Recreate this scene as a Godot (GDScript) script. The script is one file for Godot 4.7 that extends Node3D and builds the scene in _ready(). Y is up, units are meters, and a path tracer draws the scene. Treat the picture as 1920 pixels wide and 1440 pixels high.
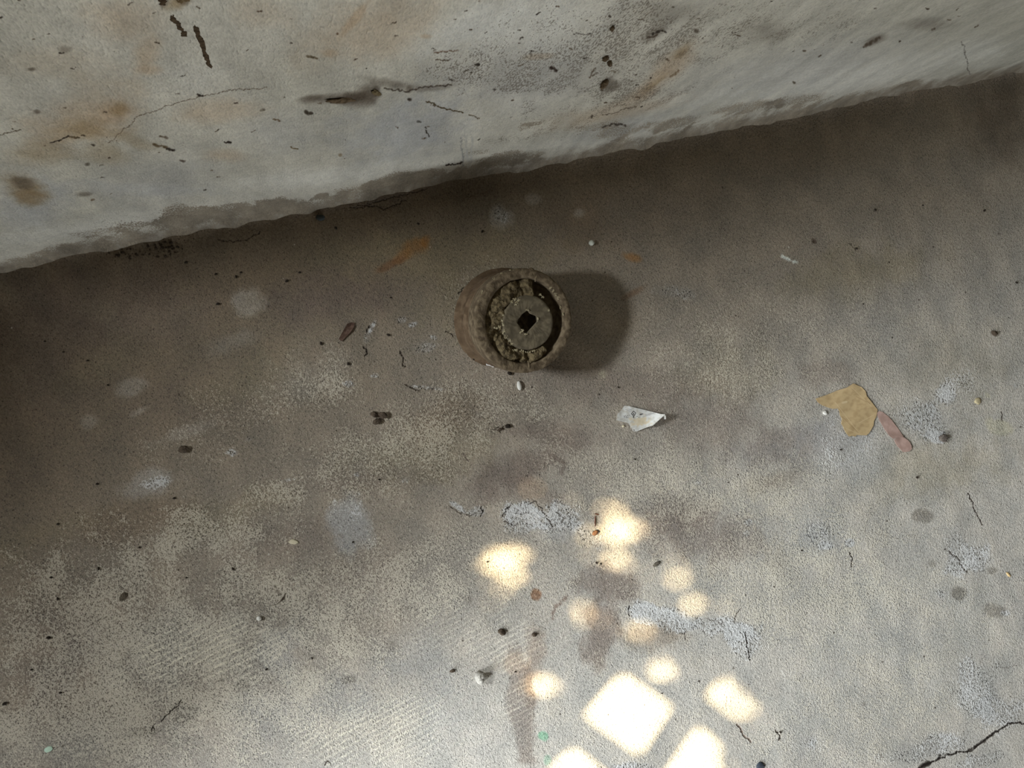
extends Node3D
# Bare concrete floor meeting a stained plaster wall; world axes: x runs along the wall, z away from it, y up.

const CAM_H := 1.35
const CAM_Z := 0.317
const FOCAL := 1386.0                       # focal length in pixels of the 1920 x 1440 frame
const TILT := 0.21293                       # lens leans 12.2 degrees off straight down
const YAW := 0.24696                        # frame is turned 14.15 degrees against the wall

var eye := Vector3(0, CAM_H, CAM_Z)
var ax_r := Vector3(cos(YAW), 0, sin(YAW))
var ax_d := Vector3(-sin(YAW), 0, cos(YAW))
var cam_f := sin(TILT) * ax_r - cos(TILT) * Vector3.UP
var cam_r := cos(TILT) * ax_r + sin(TILT) * Vector3.UP
var sun_way := Vector3(cos(0.8378) * cos(0.247), -sin(0.8378), cos(0.8378) * sin(0.247))
var used := {}
var rng := RandomNumberGenerator.new()


func _ready() -> void:
	rng.seed = 20
	# ---------- camera ----------
	var cam := Camera3D.new()
	cam.name = "camera"
	cam.transform = Transform3D(Basis(cam_r, -ax_d, -cam_f), eye)
	cam.fov = rad_to_deg(2.0 * atan(720.0 / FOCAL))
	cam.near = 0.02
	add_child(cam)
	# ---------- sky and exposure ----------
	var we := WorldEnvironment.new()
	we.name = "environment"
	var en := Environment.new()
	en.background_mode = Environment.BG_SKY
	var sm := ProceduralSkyMaterial.new()
	sm.sky_top_color = Color(0.45, 0.6, 0.85)
	sm.sky_horizon_color = Color(0.82, 0.86, 0.9)
	sm.ground_bottom_color = Color(0.3, 0.28, 0.24)
	sm.ground_horizon_color = Color(0.55, 0.54, 0.5)
	var sk := Sky.new()
	sk.sky_material = sm
	en.sky = sk
	en.background_energy_multiplier = 0.25
	en.tonemap_mode = Environment.TONE_MAPPER_LINEAR
	en.tonemap_exposure = 1.34
	en.sdfgi_enabled = true
	en.ssao_enabled = true
	en.ssil_enabled = true
	we.environment = en
	add_child(we)
	# ---------- sun ----------
	var sun := DirectionalLight3D.new()
	sun.name = "sun"
	sun.light_color = Color(1.0, 0.80, 0.50).linear_to_srgb()
	sun.light_energy = 7.0
	sun.light_angular_distance = 0.53
	sun.shadow_enabled = true
	sun.sky_mode = DirectionalLight3D.SKY_MODE_LIGHT_ONLY
	add_child(sun)
	sun.look_at_from_position(Vector3.ZERO, sun_way, Vector3.UP)
	# ---------- daylight through the ventilator and the doorway, plus an added front fill ----------
	daylight("ventilator_daylight", Vector3(-1.98, 1.46, -0.28), 0.44, 0.36, 11.0, -PI / 2, Color(0.95, 1.0, 1.05).linear_to_srgb())
	daylight("doorway_daylight", Vector3(-1.98, 1.2, 1.35), 0.30, 1.6, 10.5, -PI / 2, Color(0.95, 1.0, 1.05).linear_to_srgb())
	daylight("front_fill_light", Vector3(0.6, 0.22, 3.38), 3.0, 0.40, 2.6, 0.0, Color(0.95, 1.0, 1.05).linear_to_srgb())  # fill added to brighten the wall from an unseen low slot

	build_room()
	build_floor_and_wall()
	build_stump()
	build_scraps()
	build_debris()


func daylight(called: String, at: Vector3, w: float, h: float, energy: float, turn: float, c: Color) -> void:
	var l := AreaLight3D.new()
	l.name = called
	l.area_size = Vector2(w, h)
	l.light_energy = energy
	l.light_color = c
	l.area_range = 12.0
	l.shadow_enabled = true
	l.position = at
	l.rotation.y = turn
	add_child(l)


# ------------------------------------------------------------------ helpers
func ray(px: float, py: float) -> Vector3:
	return cam_f * FOCAL + cam_r * (px - 960.0) + ax_d * (py - 720.0)


func on_floor(px: float, py: float, h := 0.0) -> Vector3:
	var d := ray(px, py)
	return eye + d * ((h - eye.y) / d.y)


func on_wall(px: float, py: float) -> Vector3:
	var d := ray(px, py)
	return eye + d * (-eye.z / d.z)


func numbered(called: String) -> String:
	var n: int = used.get(called, -1) + 1
	used[called] = n
	return called if n == 0 else "%s_%03d" % [called, n]


func tag(o: Node, label: String, category: String, group := "") -> void:
	o.set_meta("label", label)
	o.set_meta("category", category)
	if group:
		o.set_meta("group", group)


func obj(called: String, m: Mesh, mat: Material, parent: Node = self) -> MeshInstance3D:
	var o := MeshInstance3D.new()
	o.mesh = m
	o.name = numbered(called) if parent == self else called
	if mat:
		o.material_override = mat
	parent.add_child(o, true)
	return o


func thing(called: String, at: Vector3, label: String, category: String, group := "") -> Node3D:
	var o := Node3D.new()
	o.name = numbered(called)
	o.position = at
	add_child(o)
	tag(o, label, category, group)
	return o


func c8(r: float, g: float, b: float) -> Color:
	return Color(r / 255.0, g / 255.0, b / 255.0)


func plain(c: Color, rough := 0.95, bump := 0.0, scale := 40.0, sd := 1) -> StandardMaterial3D:
	var m := StandardMaterial3D.new()
	m.albedo_color = c
	m.roughness = rough
	m.metallic_specular = 0.3
	if bump > 0.0:
		m.heightmap_enabled = true
		m.heightmap_texture = noise_tex(sd)
		m.heightmap_scale = bump
		m.uv1_triplanar = true
		m.uv1_scale = Vector3.ONE * scale
	return m


var noise_cache := {}
func noise_tex(sd: int) -> Texture2D:
	if not noise_cache.has(sd):
		var n := FastNoiseLite.new()
		n.seed = sd
		n.frequency = 0.03
		n.fractal_octaves = 5
		noise_cache[sd] = ImageTexture.create_from_image(n.get_seamless_image(256, 256))
	return noise_cache[sd]


func mottled(c1: Color, c2: Color, scale: float, sd: int, bump := 0.06, freq := 0.02, rough := 0.95) -> StandardMaterial3D:
	var n := FastNoiseLite.new()
	n.seed = sd
	n.frequency = freq
	n.fractal_octaves = 5
	var g := n.get_seamless_image(256, 256)
	var im := Image.create(256, 256, false, Image.FORMAT_RGB8)
	for y in 256:
		for x in 256:
			var t := smoothstep(0.25, 0.75, g.get_pixel(x, y).r)
			im.set_pixel(x, y, c1.lerp(c2, t))
	var m := StandardMaterial3D.new()
	m.albedo_texture = ImageTexture.create_from_image(im)
	m.roughness = rough
	m.metallic_specular = 0.3
	m.uv1_triplanar = true
	m.uv1_scale = Vector3.ONE * scale
	m.heightmap_enabled = true
	m.heightmap_texture = ImageTexture.create_from_image(g)
	m.heightmap_scale = bump
	return m


func box(st: SurfaceTool, a: Vector3, b: Vector3) -> void:
	var p := [Vector3(a.x, a.y, a.z), Vector3(b.x, a.y, a.z), Vector3(b.x, b.y, a.z), Vector3(a.x, b.y, a.z), Vector3(a.x, a.y, b.z), Vector3(b.x, a.y, b.z), Vector3(b.x, b.y, b.z), Vector3(a.x, b.y, b.z)]
	for q in [[0, 1, 2, 3], [5, 4, 7, 6], [4, 0, 3, 7], [1, 5, 6, 2], [3, 2, 6, 7], [4, 5, 1, 0]]:
		for k in [0, 2, 1, 0, 3, 2]:
			st.add_vertex(p[q[k]])


func boxes(list: Array) -> ArrayMesh:
	var st := SurfaceTool.new()
	st.begin(Mesh.PRIMITIVE_TRIANGLES)
	st.set_smooth_group(-1)
	for b in list:
		box(st, b[0], b[1])
	st.generate_normals()
	return st.commit()


func structure(called: String, m: Mesh, mat: Material, label: String, category := "") -> MeshInstance3D:
	var o := obj(called, m, mat)
	o.set_meta("kind", "structure")
	o.set_meta("label", label)
	if category:
		o.set_meta("category", category)
	return o


# ------------------------------------------------------------------ the room outside the frame
func build_room() -> void:
	var plaster := mottled(c8(150, 142, 128), c8(172, 166, 152), 1.2, 5)
	var dark := mottled(c8(84, 76, 66), c8(104, 96, 84), 1.2, 6)
	var V := func(x: float, y: float, z: float) -> Vector3: return Vector3(x, y, z)
	# left wall: ventilator, pierced window, doorway left open
	structure("wall_left", boxes([
		[V.call(-2.2, 0, -1.5), V.call(-2, 3.6, -0.52)], [V.call(-2.2, 0, -0.52), V.call(-2, 1.26, 0.04)], [V.call(-2.2, 1.66, -0.52), V.call(-2, 2.35, 0.04)], [V.call(-2.2, 2.35, -0.52), V.call(-2, 3.40, -0.17)], [V.call(-2.2, 1.26, -0.04), V.call(-2, 1.66, 0.04)],
		[V.call(-2.2, 0, 0.04), V.call(-2, 2.35, 1.18)], [V.call(-2.2, 2.35, 0.74), V.call(-2, 3.40, 1.18)], [V.call(-2.2, 3.40, -0.52), V.call(-2, 3.6, 1.18)],
		[V.call(-2.2, 2.1, 1.18), V.call(-2, 3.6, 1.51)], [V.call(-2.2, 0, 1.51), V.call(-2, 3.6, 3.6)]]), dark, "plaster side wall with openings left of the frame", "wall")
	structure("added_ledge_1", boxes([[V.call(-2, 1.17, -1.0), V.call(-1.615, 1.22, -0.03)]]), dark, "unseen ledge added under the ventilator to shade the left floor", "ledge")  # added out of view to cut ventilator light on the left floor
	structure("wall_bay", boxes([[V.call(-2.2, 0, -1.5), V.call(-0.5, 3.6, -1.3)], [V.call(-0.62, 0, -1.3), V.call(-0.5, 3.6, -0.25)]]), dark, "walls of the bay behind the end of the stained wall", "wall")
	structure("added_partition", boxes([[V.call(-2, 0, 1.08), V.call(-1.25, 3.6, 1.16)]]), dark, "unseen partition added to hold doorway light off the floor by the stump", "wall")  # added light blocker, keeps doorway light away from the stump
	structure("wall_right", boxes([[V.call(3.6, 0, -0.2), V.call(3.8, 3.6, 3.6)]]), dark, "plaster wall far right of the frame", "wall")
	structure("wall_front", boxes([[V.call(-2.2, 0, 3.4), V.call(-0.95, 3.6, 3.6)], [V.call(2.15, 0, 3.4), V.call(3.8, 3.6, 3.6)], [V.call(-0.95, 0.45, 3.4), V.call(2.15, 3.6, 3.6)]]), dark, "plaster wall behind the viewer with a low slot added for fill light", "wall")  # the slot is cut for the added fill
	structure("ceiling", boxes([[V.call(-2.2, 3.6, -1.5), V.call(3.8, 3.8, 3.6)]]), dark, "dark concrete ceiling over the room", "ceiling")
	# pierced screen in the small high window: sun falls through its holes
	var screen := CSGBox3D.new()
	screen.size = Vector3(0.03, 1.05, 0.92)
	screen.name = "window_1"
	screen.position = Vector3(-2.015, 2.875, 0.285)
	screen.material = plaster
	for poly in [
		[[1167, 1255], [1265, 1322], [1200, 1425], [1088, 1345]],
		[[1372, 1243], [1400, 1290], [1448, 1350], [1415, 1382], [1365, 1345], [1318, 1308]],
		[[1312, 1352], [1400, 1440], [1300, 1530], [1235, 1462]],
		[[1078, 1396], [1150, 1450], [1090, 1510], [1015, 1450]],
		[[880, 890], [1330, 890], [1390, 1170], [1290, 1215], [1275, 1275], [1215, 1275], [1190, 1215], [1085, 1225], [1058, 1330], [950, 1335], [880, 1100]]]:
		var hole := CSGPolygon3D.new()
		hole.operation = CSGShape3D.OPERATION_SUBTRACTION
		var pts := PackedVector2Array()
		for q in poly:
			var p := on_floor(q[0], q[1])
			p -= sun_way * ((p.x + 2.015) / sun_way.x)
			pts.append(Vector2(-(p.z - screen.position.z), p.y - screen.position.y))
		hole.polygon = pts
		hole.depth = 0.2
		hole.rotation.y = PI / 2
		hole.position.x = 0.1
		hole.name = "hole"
		screen.add_child(hole, true)
	add_child(screen)
	screen.set_meta("kind", "structure")
	screen.set_meta("label", "pierced masonry screen in the small high window")
	# crown of the tree outside, whose gaps let round sun images through
	var gaps := []
	for g in [[1150, 968, 14], [1194, 990, 18], [1140, 1006, 14], [1170, 982, 12], [1160, 1050, 22], [1108, 1016, 5], [930, 1058, 13], [954, 1040, 14], [953, 1084, 17], [1092, 1148, 14], [1114, 1168, 9], [1200, 1180, 18], [1240, 1194, 5], [1278, 1082, 15], [1296, 1128, 16], [1258, 1108, 3], [1242, 1250, 14], [970, 1243, 14], [1022, 1290, 19], [998, 1288, 10], [1178, 1338, 90], [1350, 1298, 33], [1312, 1402, 40], [1384, 1330, 19], [1418, 1360, 15], [1090, 1440, 50], [1290, 1455, 60]]:
		var p := on_floor(g[0], g[1])
		p -= sun_way * ((p.x + 2.75) / sun_way.x)
		gaps.append(Vector3(p.z, p.y, g[2] * 0.001))
	var places: Array[Transform3D] = []
	var z := -0.45
	while z < 0.60:
		var y := 3.05
		while y < 4.3:
			var q := Vector2(z + rng.randf_range(-0.002, 0.002), y + rng.randf_range(-0.002, 0.002))
			var free := true
			for g in gaps:
				var d := Vector2(q.x - g.x, (q.y - g.y) * 0.67)
				if d.length() < g.z + 0.007:
					free = false
					break
			if free:
				places.append(Transform3D(Basis.from_euler(Vector3(rng.randf_range(-0.5, 0.5), PI / 2 + rng.randf_range(-0.4, 0.4), rng.randf() * TAU)).scaled(Vector3.ONE * 0.0135), Vector3(-2.75 + rng.randf_range(-0.03, 0.03), q.y, q.x)))
			y += 0.0112
		z += 0.0084
	for i in 5200:
		var q := Vector2(rng.randf_range(-1.3, 2.2), rng.randf_range(1.2, 5.0))
		if q.x > -0.53 and q.x < 0.68 and q.y > 2.96 and q.y < 4.39:
			continue
		places.append(Transform3D(Basis.from_euler(Vector3(rng.randf_range(-0.5, 0.5), PI / 2 + rng.randf_range(-0.5, 0.5), rng.randf() * TAU)).scaled(Vector3.ONE * 0.09), Vector3(-2.75 + rng.randf_range(-0.1, 0.1), q.y, q.x)))
	var st := SurfaceTool.new()
	st.begin(Mesh.PRIMITIVE_TRIANGLES)
	for k in 8:
		var a := k * TAU / 8
		var b := (k + 1) * TAU / 8
		st.add_vertex(Vector3.ZERO)
		st.add_vertex(Vector3(cos(b), sin(b), 0.08))
		st.add_vertex(Vector3(cos(a), sin(a), 0.08))
	st.generate_normals()
	var mm := MultiMesh.new()
	mm.transform_format = MultiMesh.TRANSFORM_3D
	mm.mesh = st.commit()
	mm.instance_count = places.size()
	for i in places.size():
		mm.set_instance_transform(i, places[i])
	var mi := MultiMeshInstance3D.new()
	mi.multimesh = mm
	mi.name = "tree_foliage"
	var lm := plain(Color(0.12, 0.2, 0.06), 0.8)
	lm.cull_mode = BaseMaterial3D.CULL_DISABLED
	mi.material_override = lm
	mi.set_meta("kind", "stuff")
	tag(mi, "leafy crown of the tree outside the window", "foliage")
	add_child(mi)


# ------------------------------------------------------------------ painted concrete and plaster
const LOW := 512
class Surf:
	var wall := false
	var u0 := 0.0                           # first metre along x
	var du := 1.3
	var dv := 1.6                           # metres downwards in the picture (z on the floor, -y on the wall)
	var v0 := 0.0
	var w := 2048
	var h := 2048
	var base := PackedFloat32Array()
	var sand := PackedFloat32Array()
	var lime := PackedFloat32Array()
	var comb := PackedFloat32Array()
	var warp := PackedByteArray()
	var warp2 := PackedByteArray()
	var b8 := PackedByteArray()
	var m8 := PackedByteArray()
	var na := PackedByteArray()
	var nb := PackedByteArray()
	var nc := PackedByteArray()
	var out_c := []
	var out_h := []


func uv_of(s: Surf, px: float, py: float) -> Vector2:
	var p := on_wall(px, py) if s.wall else on_floor(px, py)
	return Vector2(p.x, -p.y) if s.wall else Vector2(p.x, p.z)


func blob(s: Surf, a: Array, kind: int, c: Color) -> void:
	# a: px, py, rx, ry, turn in degrees, softness, amount
	var o := uv_of(s, a[0], a[1])
	var jx := uv_of(s, a[0] + 1, a[1]) - o
	var jy := uv_of(s, a[0], a[1] + 1) - o
	var det := jx.x * jy.y - jx.y * jy.x
	var soft: float = a[5]
	var reach: float = 1.0 + soft + 0.45
	var t := deg_to_rad(a[4])
	var ct := cos(t)
	var sn := sin(t)
	var ex: float = (absf(jx.x) + absf(jy.x)) * maxf(a[2], a[3]) * reach
	var ey: float = (absf(jx.y) + absf(jy.y)) * maxf(a[2], a[3]) * reach
	var x0 := clampi(int((o.x - ex - s.u0) / s.du * LOW), 0, LOW)
	var x1 := clampi(int((o.x + ex - s.u0) / s.du * LOW) + 1, 0, LOW)
	var y0 := clampi(int((o.y - ey - s.v0) / s.dv * LOW), 0, LOW)
	var y1 := clampi(int((o.y + ey - s.v0) / s.dv * LOW) + 1, 0, LOW)
	var irx: float = 1.0 / a[2]
	var iry: float = 1.0 / a[3]
	var amount: float = a[6]
	var lo := 1.0 - soft
	var hi := 1.0 + soft * 0.6
	for y in range(y0, y1):
		for x in range(x0, x1):
			var dx := s.u0 + (x + 0.5) * s.du / LOW - o.x
			var dy := s.v0 + (y + 0.5) * s.dv / LOW - o.y
			var p := (dx * jy.y - dy * jy.x) / det
			var q := (dy * jx.x - dx * jx.y) / det
			var e := Vector2((p * ct + q * sn) * irx, (q * ct - p * sn) * iry).length()
			var i := y * LOW + x
			e += (s.warp[i] - 128) * (0.0048 if s.wall else 0.0065)
			if e >= hi:
				continue
			var m := amount * (1.0 - smoothstep(lo, hi, e)) * (0.72 + s.warp2[i] * 0.0022)
			if kind == 0:
				s.base[i * 3] = lerpf(s.base[i * 3], c.r, m)
				s.base[i * 3 + 1] = lerpf(s.base[i * 3 + 1], c.g, m)
				s.base[i * 3 + 2] = lerpf(s.base[i * 3 + 2], c.b, m)
			elif kind == 1:
				s.sand[i] = clampf(s.sand[i] + m, 0.0, 1.0)
			elif kind == 2:
				s.lime[i] = clampf(s.lime[i] + m, 0.0, 1.0)
			else:
				s.comb[i] = clampf(s.comb[i] + m, 0.0, 1.0)


func noise_bytes(w: int, h: int, freq: float, oct: int, sd: int, off: Vector3, gain := 0.5) -> PackedByteArray:
	var n := FastNoiseLite.new()
	n.noise_type = FastNoiseLite.TYPE_SIMPLEX_SMOOTH
	n.seed = sd
	n.frequency = freq
	n.fractal_octaves = oct
	n.fractal_gain = gain
	n.offset = off
	return n.get_image(w, h, false, false, false).get_data()


func begin_surf(s: Surf, first: int) -> void:
	s.base.resize(LOW * LOW * 3)
	s.sand.resize(LOW * LOW)
	s.lime.resize(LOW * LOW)
	s.comb.resize(LOW * LOW)
	s.warp = noise_bytes(LOW, LOW, 0.03, 6, 31 + int(s.wall), Vector3(LOW * first, 0, 0), 0.6)
	s.warp2 = noise_bytes(LOW, LOW, 0.06, 5, 77 + int(s.wall), Vector3(LOW * first, 0, 0), 0.6)
	s.na = noise_bytes(s.w, s.h, 0.22, 2, 5, Vector3(s.w * first, 0, 0), 0.8)
	s.nb = noise_bytes(s.w, s.h, 0.09, 4, 8, Vector3(s.w * first, 0, 0), 0.7)
	s.nc = noise_bytes(s.w, s.h, 0.006, 6, 12, Vector3(s.w * first, 0, 0), 0.6)
	if s.wall:                               # runs and trowel marks are longer upright than across
		for k in 2:
			var lw := Image.create_from_data(LOW, 224, false, Image.FORMAT_L8, noise_bytes(LOW, 224, 0.035 + 0.03 * k, 6, 31 + 46 * k, Vector3(LOW * first, 0, 0), 0.65))
			lw.resize(LOW, LOW, Image.INTERPOLATE_CUBIC)
			if k == 0:
				s.warp = lw.get_data()
			else:
				s.warp2 = lw.get_data()
		var cw := Image.create_from_data(s.w, s.h / 2, false, Image.FORMAT_L8, noise_bytes(s.w, s.h / 2, 0.008, 7, 12, Vector3(s.w * first, 0, 0), 0.65))
		cw.resize(s.w, s.h, Image.INTERPOLATE_CUBIC)
		s.nc = cw.get_data()
		var aw := Image.create_from_data(s.w, s.h * 5 / 8, false, Image.FORMAT_L8, noise_bytes(s.w, s.h * 5 / 8, 0.18, 3, 5, Vector3(s.w * first, 0, 0), 0.8))
		aw.resize(s.w, s.h, Image.INTERPOLATE_CUBIC)
		s.na = aw.get_data()
	if s.wall:                               # trowel strokes: noise drawn out along one way
		var im := Image.create_from_data(s.w, s.h / 2, false, Image.FORMAT_L8, noise_bytes(s.w, s.h / 2, 0.09, 4, 9, Vector3(s.w * first, 0, 0), 0.7))
		im.resize(s.w, s.h, Image.INTERPOLATE_CUBIC)
		s.nb = im.get_data()


func to_bytes(s: Surf) -> void:
	var b := PackedByteArray()
	b.resize(LOW * LOW * 3)
	var m := PackedByteArray()
	m.resize(LOW * LOW * 3)
	for i in LOW * LOW:
		for k in 3:
			b[i * 3 + k] = clampi(int(s.base[i * 3 + k] * 255.0), 0, 255)
		m[i * 3] = int(s.sand[i] * 255.0)
		m[i * 3 + 1] = int(s.lime[i] * 255.0)
		m[i * 3 + 2] = int(s.comb[i] * 255.0)
	var im := Image.create_from_data(LOW, LOW, false, Image.FORMAT_RGB8, b)
	im.resize(s.w, s.h, Image.INTERPOLATE_CUBIC)
	s.b8 = im.get_data()
	im = Image.create_from_data(LOW, LOW, false, Image.FORMAT_RGB8, m)
	im.resize(s.w, s.h, Image.INTERPOLATE_CUBIC)
	s.m8 = im.get_data()
	s.out_c.resize(16)
	s.out_h.resize(16)


func floor_rows(part: int, s: Surf) -> void:
	var rows := s.h / 16
	var oc := PackedByteArray()
	oc.resize(rows * s.w * 3)
	var oh := PackedByteArray()
	oh.resize(rows * s.w)
	for y in rows:
		var row := (part * rows + y) * s.w
		for x in s.w:
			var i := row + x
			var k := i * 3
			var a := s.na[i] - 128
			var b := s.nb[i] - 128
			var c := s.nc[i] - 128
			var mul := 256 + ((b * 40 + a * 54 + c * 34) >> 7)
			var r := (s.b8[k] * mul) >> 8
			var g := (s.b8[k + 1] * (mul - (c >> 5))) >> 8
			var bl := (s.b8[k + 2] * (mul - (c >> 4))) >> 8
			var hh := 120 + (a >> 2) + (b >> 2) + (c >> 2)
			var sd := s.m8[k]
			if sd > 8:                       # pale grains where the skin of the concrete has worn off
				var t := ((a * 7 + b * 9 + (c << 2)) >> 3) + (sd >> 1) - 78
				if t > 0:
					var w := mini(t * 4, 165)
					r += ((206 - r) * w) >> 8
					g += ((199 - g) * w) >> 8
					bl += ((180 - bl) * w) >> 8
					hh += w >> 4
			var li := s.m8[k + 1]
			if li > 10:                      # lime efflorescence
				var soft := (li * 90) >> 8          # chalky film
				r += ((172 - r) * soft) >> 8
				g += ((172 - g) * soft) >> 8
				bl += ((168 - bl) * soft) >> 8
				var t := li + ((b * 14 + a * 9 + c * 12) >> 3) - 124
				if t > 0:
					var w := mini(t * 2, 190)
					var tone := 192 + (a >> 2) + (b >> 2) + (c >> 2)
					r += ((tone - r) * w) >> 8
					g += ((tone + 1 - g) * w) >> 8
					bl += ((tone - bl) * w) >> 8
					hh += (w * (40 + b)) >> 10
				elif li > 90 and a + b < -52:
					var w := mini((-52 - a - b) * 5, 130)
					r -= (r * w) >> 8
					g -= (g * w) >> 8
					bl -= (bl * w) >> 8
					hh -= w >> 2
			var cb := s.m8[k + 2]
			if cb > 8:                       # comb marks of the float
				var ph := sin((y + part * rows) * 0.45 + x * 0.07 + c * 0.028) * cb * 0.16
				hh += int(ph)
				if ph > 10.0:
					r += int(ph * 0.7)
					g += int(ph * 0.7)
					bl += int(ph * 0.6)
			if sd > 70 and a < -34:          # sockets between the bared grains
				var w := mini((-34 - a) * 2, 70) * sd >> 8
				r -= (r * w) >> 8
				g -= (g * w) >> 8
				bl -= (bl * w) >> 8
				hh -= w >> 2
			if a < -62 and b < -14:          # pits
				var w := mini((-62 - a) * 6, 150)
				r -= (r * w) >> 8
				g -= (g * w) >> 8
				bl -= (bl * w) >> 8
				hh -= w >> 2
			var j := (y * s.w + x) * 3
			oc[j] = clampi(r, 0, 255)
			oc[j + 1] = clampi(g, 0, 255)
			oc[j + 2] = clampi(bl, 0, 255)
			oh[y * s.w + x] = clampi(hh, 0, 255)
	s.out_c[part] = oc
	s.out_h[part] = oh


func wall_rows(part: int, s: Surf) -> void:
	var rows := s.h / 16
	var oc := PackedByteArray()
	oc.resize(rows * s.w * 3)
	var oh := PackedByteArray()
	oh.resize(rows * s.w)
	for y in rows:
		var yy := part * rows + y
		var row := yy * s.w
		for x in s.w:
			var i := row + x
			var k := i * 3
			var a := s.na[i] - 128
			var c := s.nc[i] - 128
			var b: int = s.nb[row + ((x + (yy >> 1) + (c >> 1)) & 2047)] - 128
			var mul := 256 + ((b * 24 + a * 26 + c * 34) >> 7)
			var r := (s.b8[k] * mul) >> 8
			var g := (s.b8[k + 1] * mul) >> 8
			var bl := (s.b8[k + 2] * mul) >> 8
			var hh := 110 + (b >> 1) + ((a * 3) >> 3) + (c >> 2)
			var bare := s.m8[k + 1]          # paint lost: grey render under it, a step down
			if bare > 10:
				var t := bare + ((b * 5 + c * 5 + a * 13) >> 3) - 114
				if t > 0:
					var w := mini(t * 7, 225)
					var tone := 256 + ((a * 60 + b * 46 + c * 80) >> 7)
					r += (((140 * tone) >> 8) - r) * w >> 8
					g += (((131 * tone) >> 8) - g) * w >> 8
					bl += (((115 * tone) >> 8) - bl) * w >> 8
					hh -= w >> 3
			var sd := s.m8[k]                # speckles of dirt
			if sd > 8:
				var t := ((a * 9 + b * 4 + (c << 1)) >> 3) + (sd >> 1) - 112
				if t > 0:
					var w := mini(t * 6, 150)
					r += ((88 - r) * w) >> 8
					g += ((80 - g) * w) >> 8
					bl += ((68 - bl) * w) >> 8
					hh -= w >> 4
			var j := (y * s.w + x) * 3
			oc[j] = clampi(r, 0, 255)
			oc[j + 1] = clampi(g, 0, 255)
			oc[j + 2] = clampi(bl, 0, 255)
			oh[y * s.w + x] = clampi(hh, 0, 255)
	s.out_c[part] = oc
	s.out_h[part] = oh


func stroke(s: Surf, ci: Image, hi: Image, pts: Array, rad: float, c: Color, amount: float, sink: float, jit := 1.5, ragged := 0.35) -> void:
	# a crack, scratch or run drawn as overlapping dabs along a line of picture points
	var r := RandomNumberGenerator.new()
	r.seed = int(pts[0][0] * 7 + pts[0][1] * 131)
	var wander := FastNoiseLite.new()
	wander.seed = int(r.seed) % 1000
	wander.frequency = 0.09
	wander.fractal_octaves = 3
	var sway := 0.0 if jit == 0.0 else 3.2
	var gone := 0.0
	var mx := s.w / s.du
	var my := s.h / s.dv
	for k in pts.size() - 1 if pts.size() > 1 else 1:
		var p0 := Vector2(pts[k][0], pts[k][1])
		var p1 := p0 if pts.size() == 1 else Vector2(pts[k + 1][0], pts[k + 1][1])
		var n := maxi(1, int(p0.distance_to(p1) / maxf(0.6, rad * 0.6)))
		for i in n:
			var p := p0.lerp(p1, i / float(n))
			gone += p0.distance_to(p1) / n
			p += Vector2(wander.get_noise_2d(gone, 0.0), wander.get_noise_2d(gone, 90.0)) * sway
			p += Vector2(r.randf_range(-jit, jit), r.randf_range(-jit, jit)) * 0.5
			var o := uv_of(s, p.x, p.y)
			if o.x < s.u0 - 0.03 or o.x > s.u0 + s.du + 0.03 or o.y < s.v0 or o.y > s.v0 + s.dv:
				continue
			var jx := uv_of(s, p.x + 1, p.y) - o
			var jy := uv_of(s, p.x, p.y + 1) - o
			var det := jx.x * jy.y - jx.y * jy.x
			var rr := rad * r.randf_range(1.0 - ragged, 1.0 + ragged)
			var ex := (absf(jx.x) + absf(jy.x)) * rr * mx + 1
			var ey := (absf(jx.y) + absf(jy.y)) * rr * my + 1
			var cx := (o.x - s.u0) * mx
			var cy := (o.y - s.v0) * my
			for y in range(maxi(0, int(cy - ey)), mini(s.h, int(cy + ey) + 1)):
				for x in range(maxi(0, int(cx - ex)), mini(s.w, int(cx + ex) + 1)):
					var dx := (x + 0.5 - cx) / mx
					var dy := (y + 0.5 - cy) / my
					var e := Vector2((dx * jy.y - dy * jy.x) / det, (dy * jx.x - dx * jx.y) / det).length() / rr
					if e < 1.0:
						var m := amount * (1.0 - e * e)
						ci.set_pixel(x, y, ci.get_pixel(x, y).lerp(c, m))
						if sink != 0.0:
							var h := hi.get_pixel(x, y).r - sink * m
							hi.set_pixel(x, y, Color(h, h, h))


func finish_surf(s: Surf, lines: Array) -> Array:
	var cb := PackedByteArray()
	var hb := PackedByteArray()
	for k in 16:
		cb.append_array(s.out_c[k])
		hb.append_array(s.out_h[k])
	var ci := Image.create_from_data(s.w, s.h, false, Image.FORMAT_RGB8, cb)
	var hi := Image.create_from_data(s.w, s.h, false, Image.FORMAT_L8, hb)
	for l in lines:
		stroke(s, ci, hi, l[0], l[1], l[2], l[3], l[4], l[5] if l.size() > 5 else 1.5)
	return [ci, hi]


func surf_material(pics: Array, bump: float) -> StandardMaterial3D:
	var m := StandardMaterial3D.new()
	m.albedo_texture = ImageTexture.create_from_image(pics[0])
	m.texture_repeat = false
	m.roughness = 0.92
	m.metallic_specular = 0.3
	m.heightmap_enabled = true
	m.heightmap_texture = ImageTexture.create_from_image(pics[1])
	m.heightmap_scale = bump
	return m


var lift := FastNoiseLite.new()
func floor_y(x: float, z: float) -> float:
	var y := lift.get_noise_2d(x * 100.0, z * 100.0) * 0.0022
	return y + 0.010 * exp(-z / 0.012) * (0.6 + 0.4 * lift.get_noise_2d(x * 300.0, 50.0))


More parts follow.
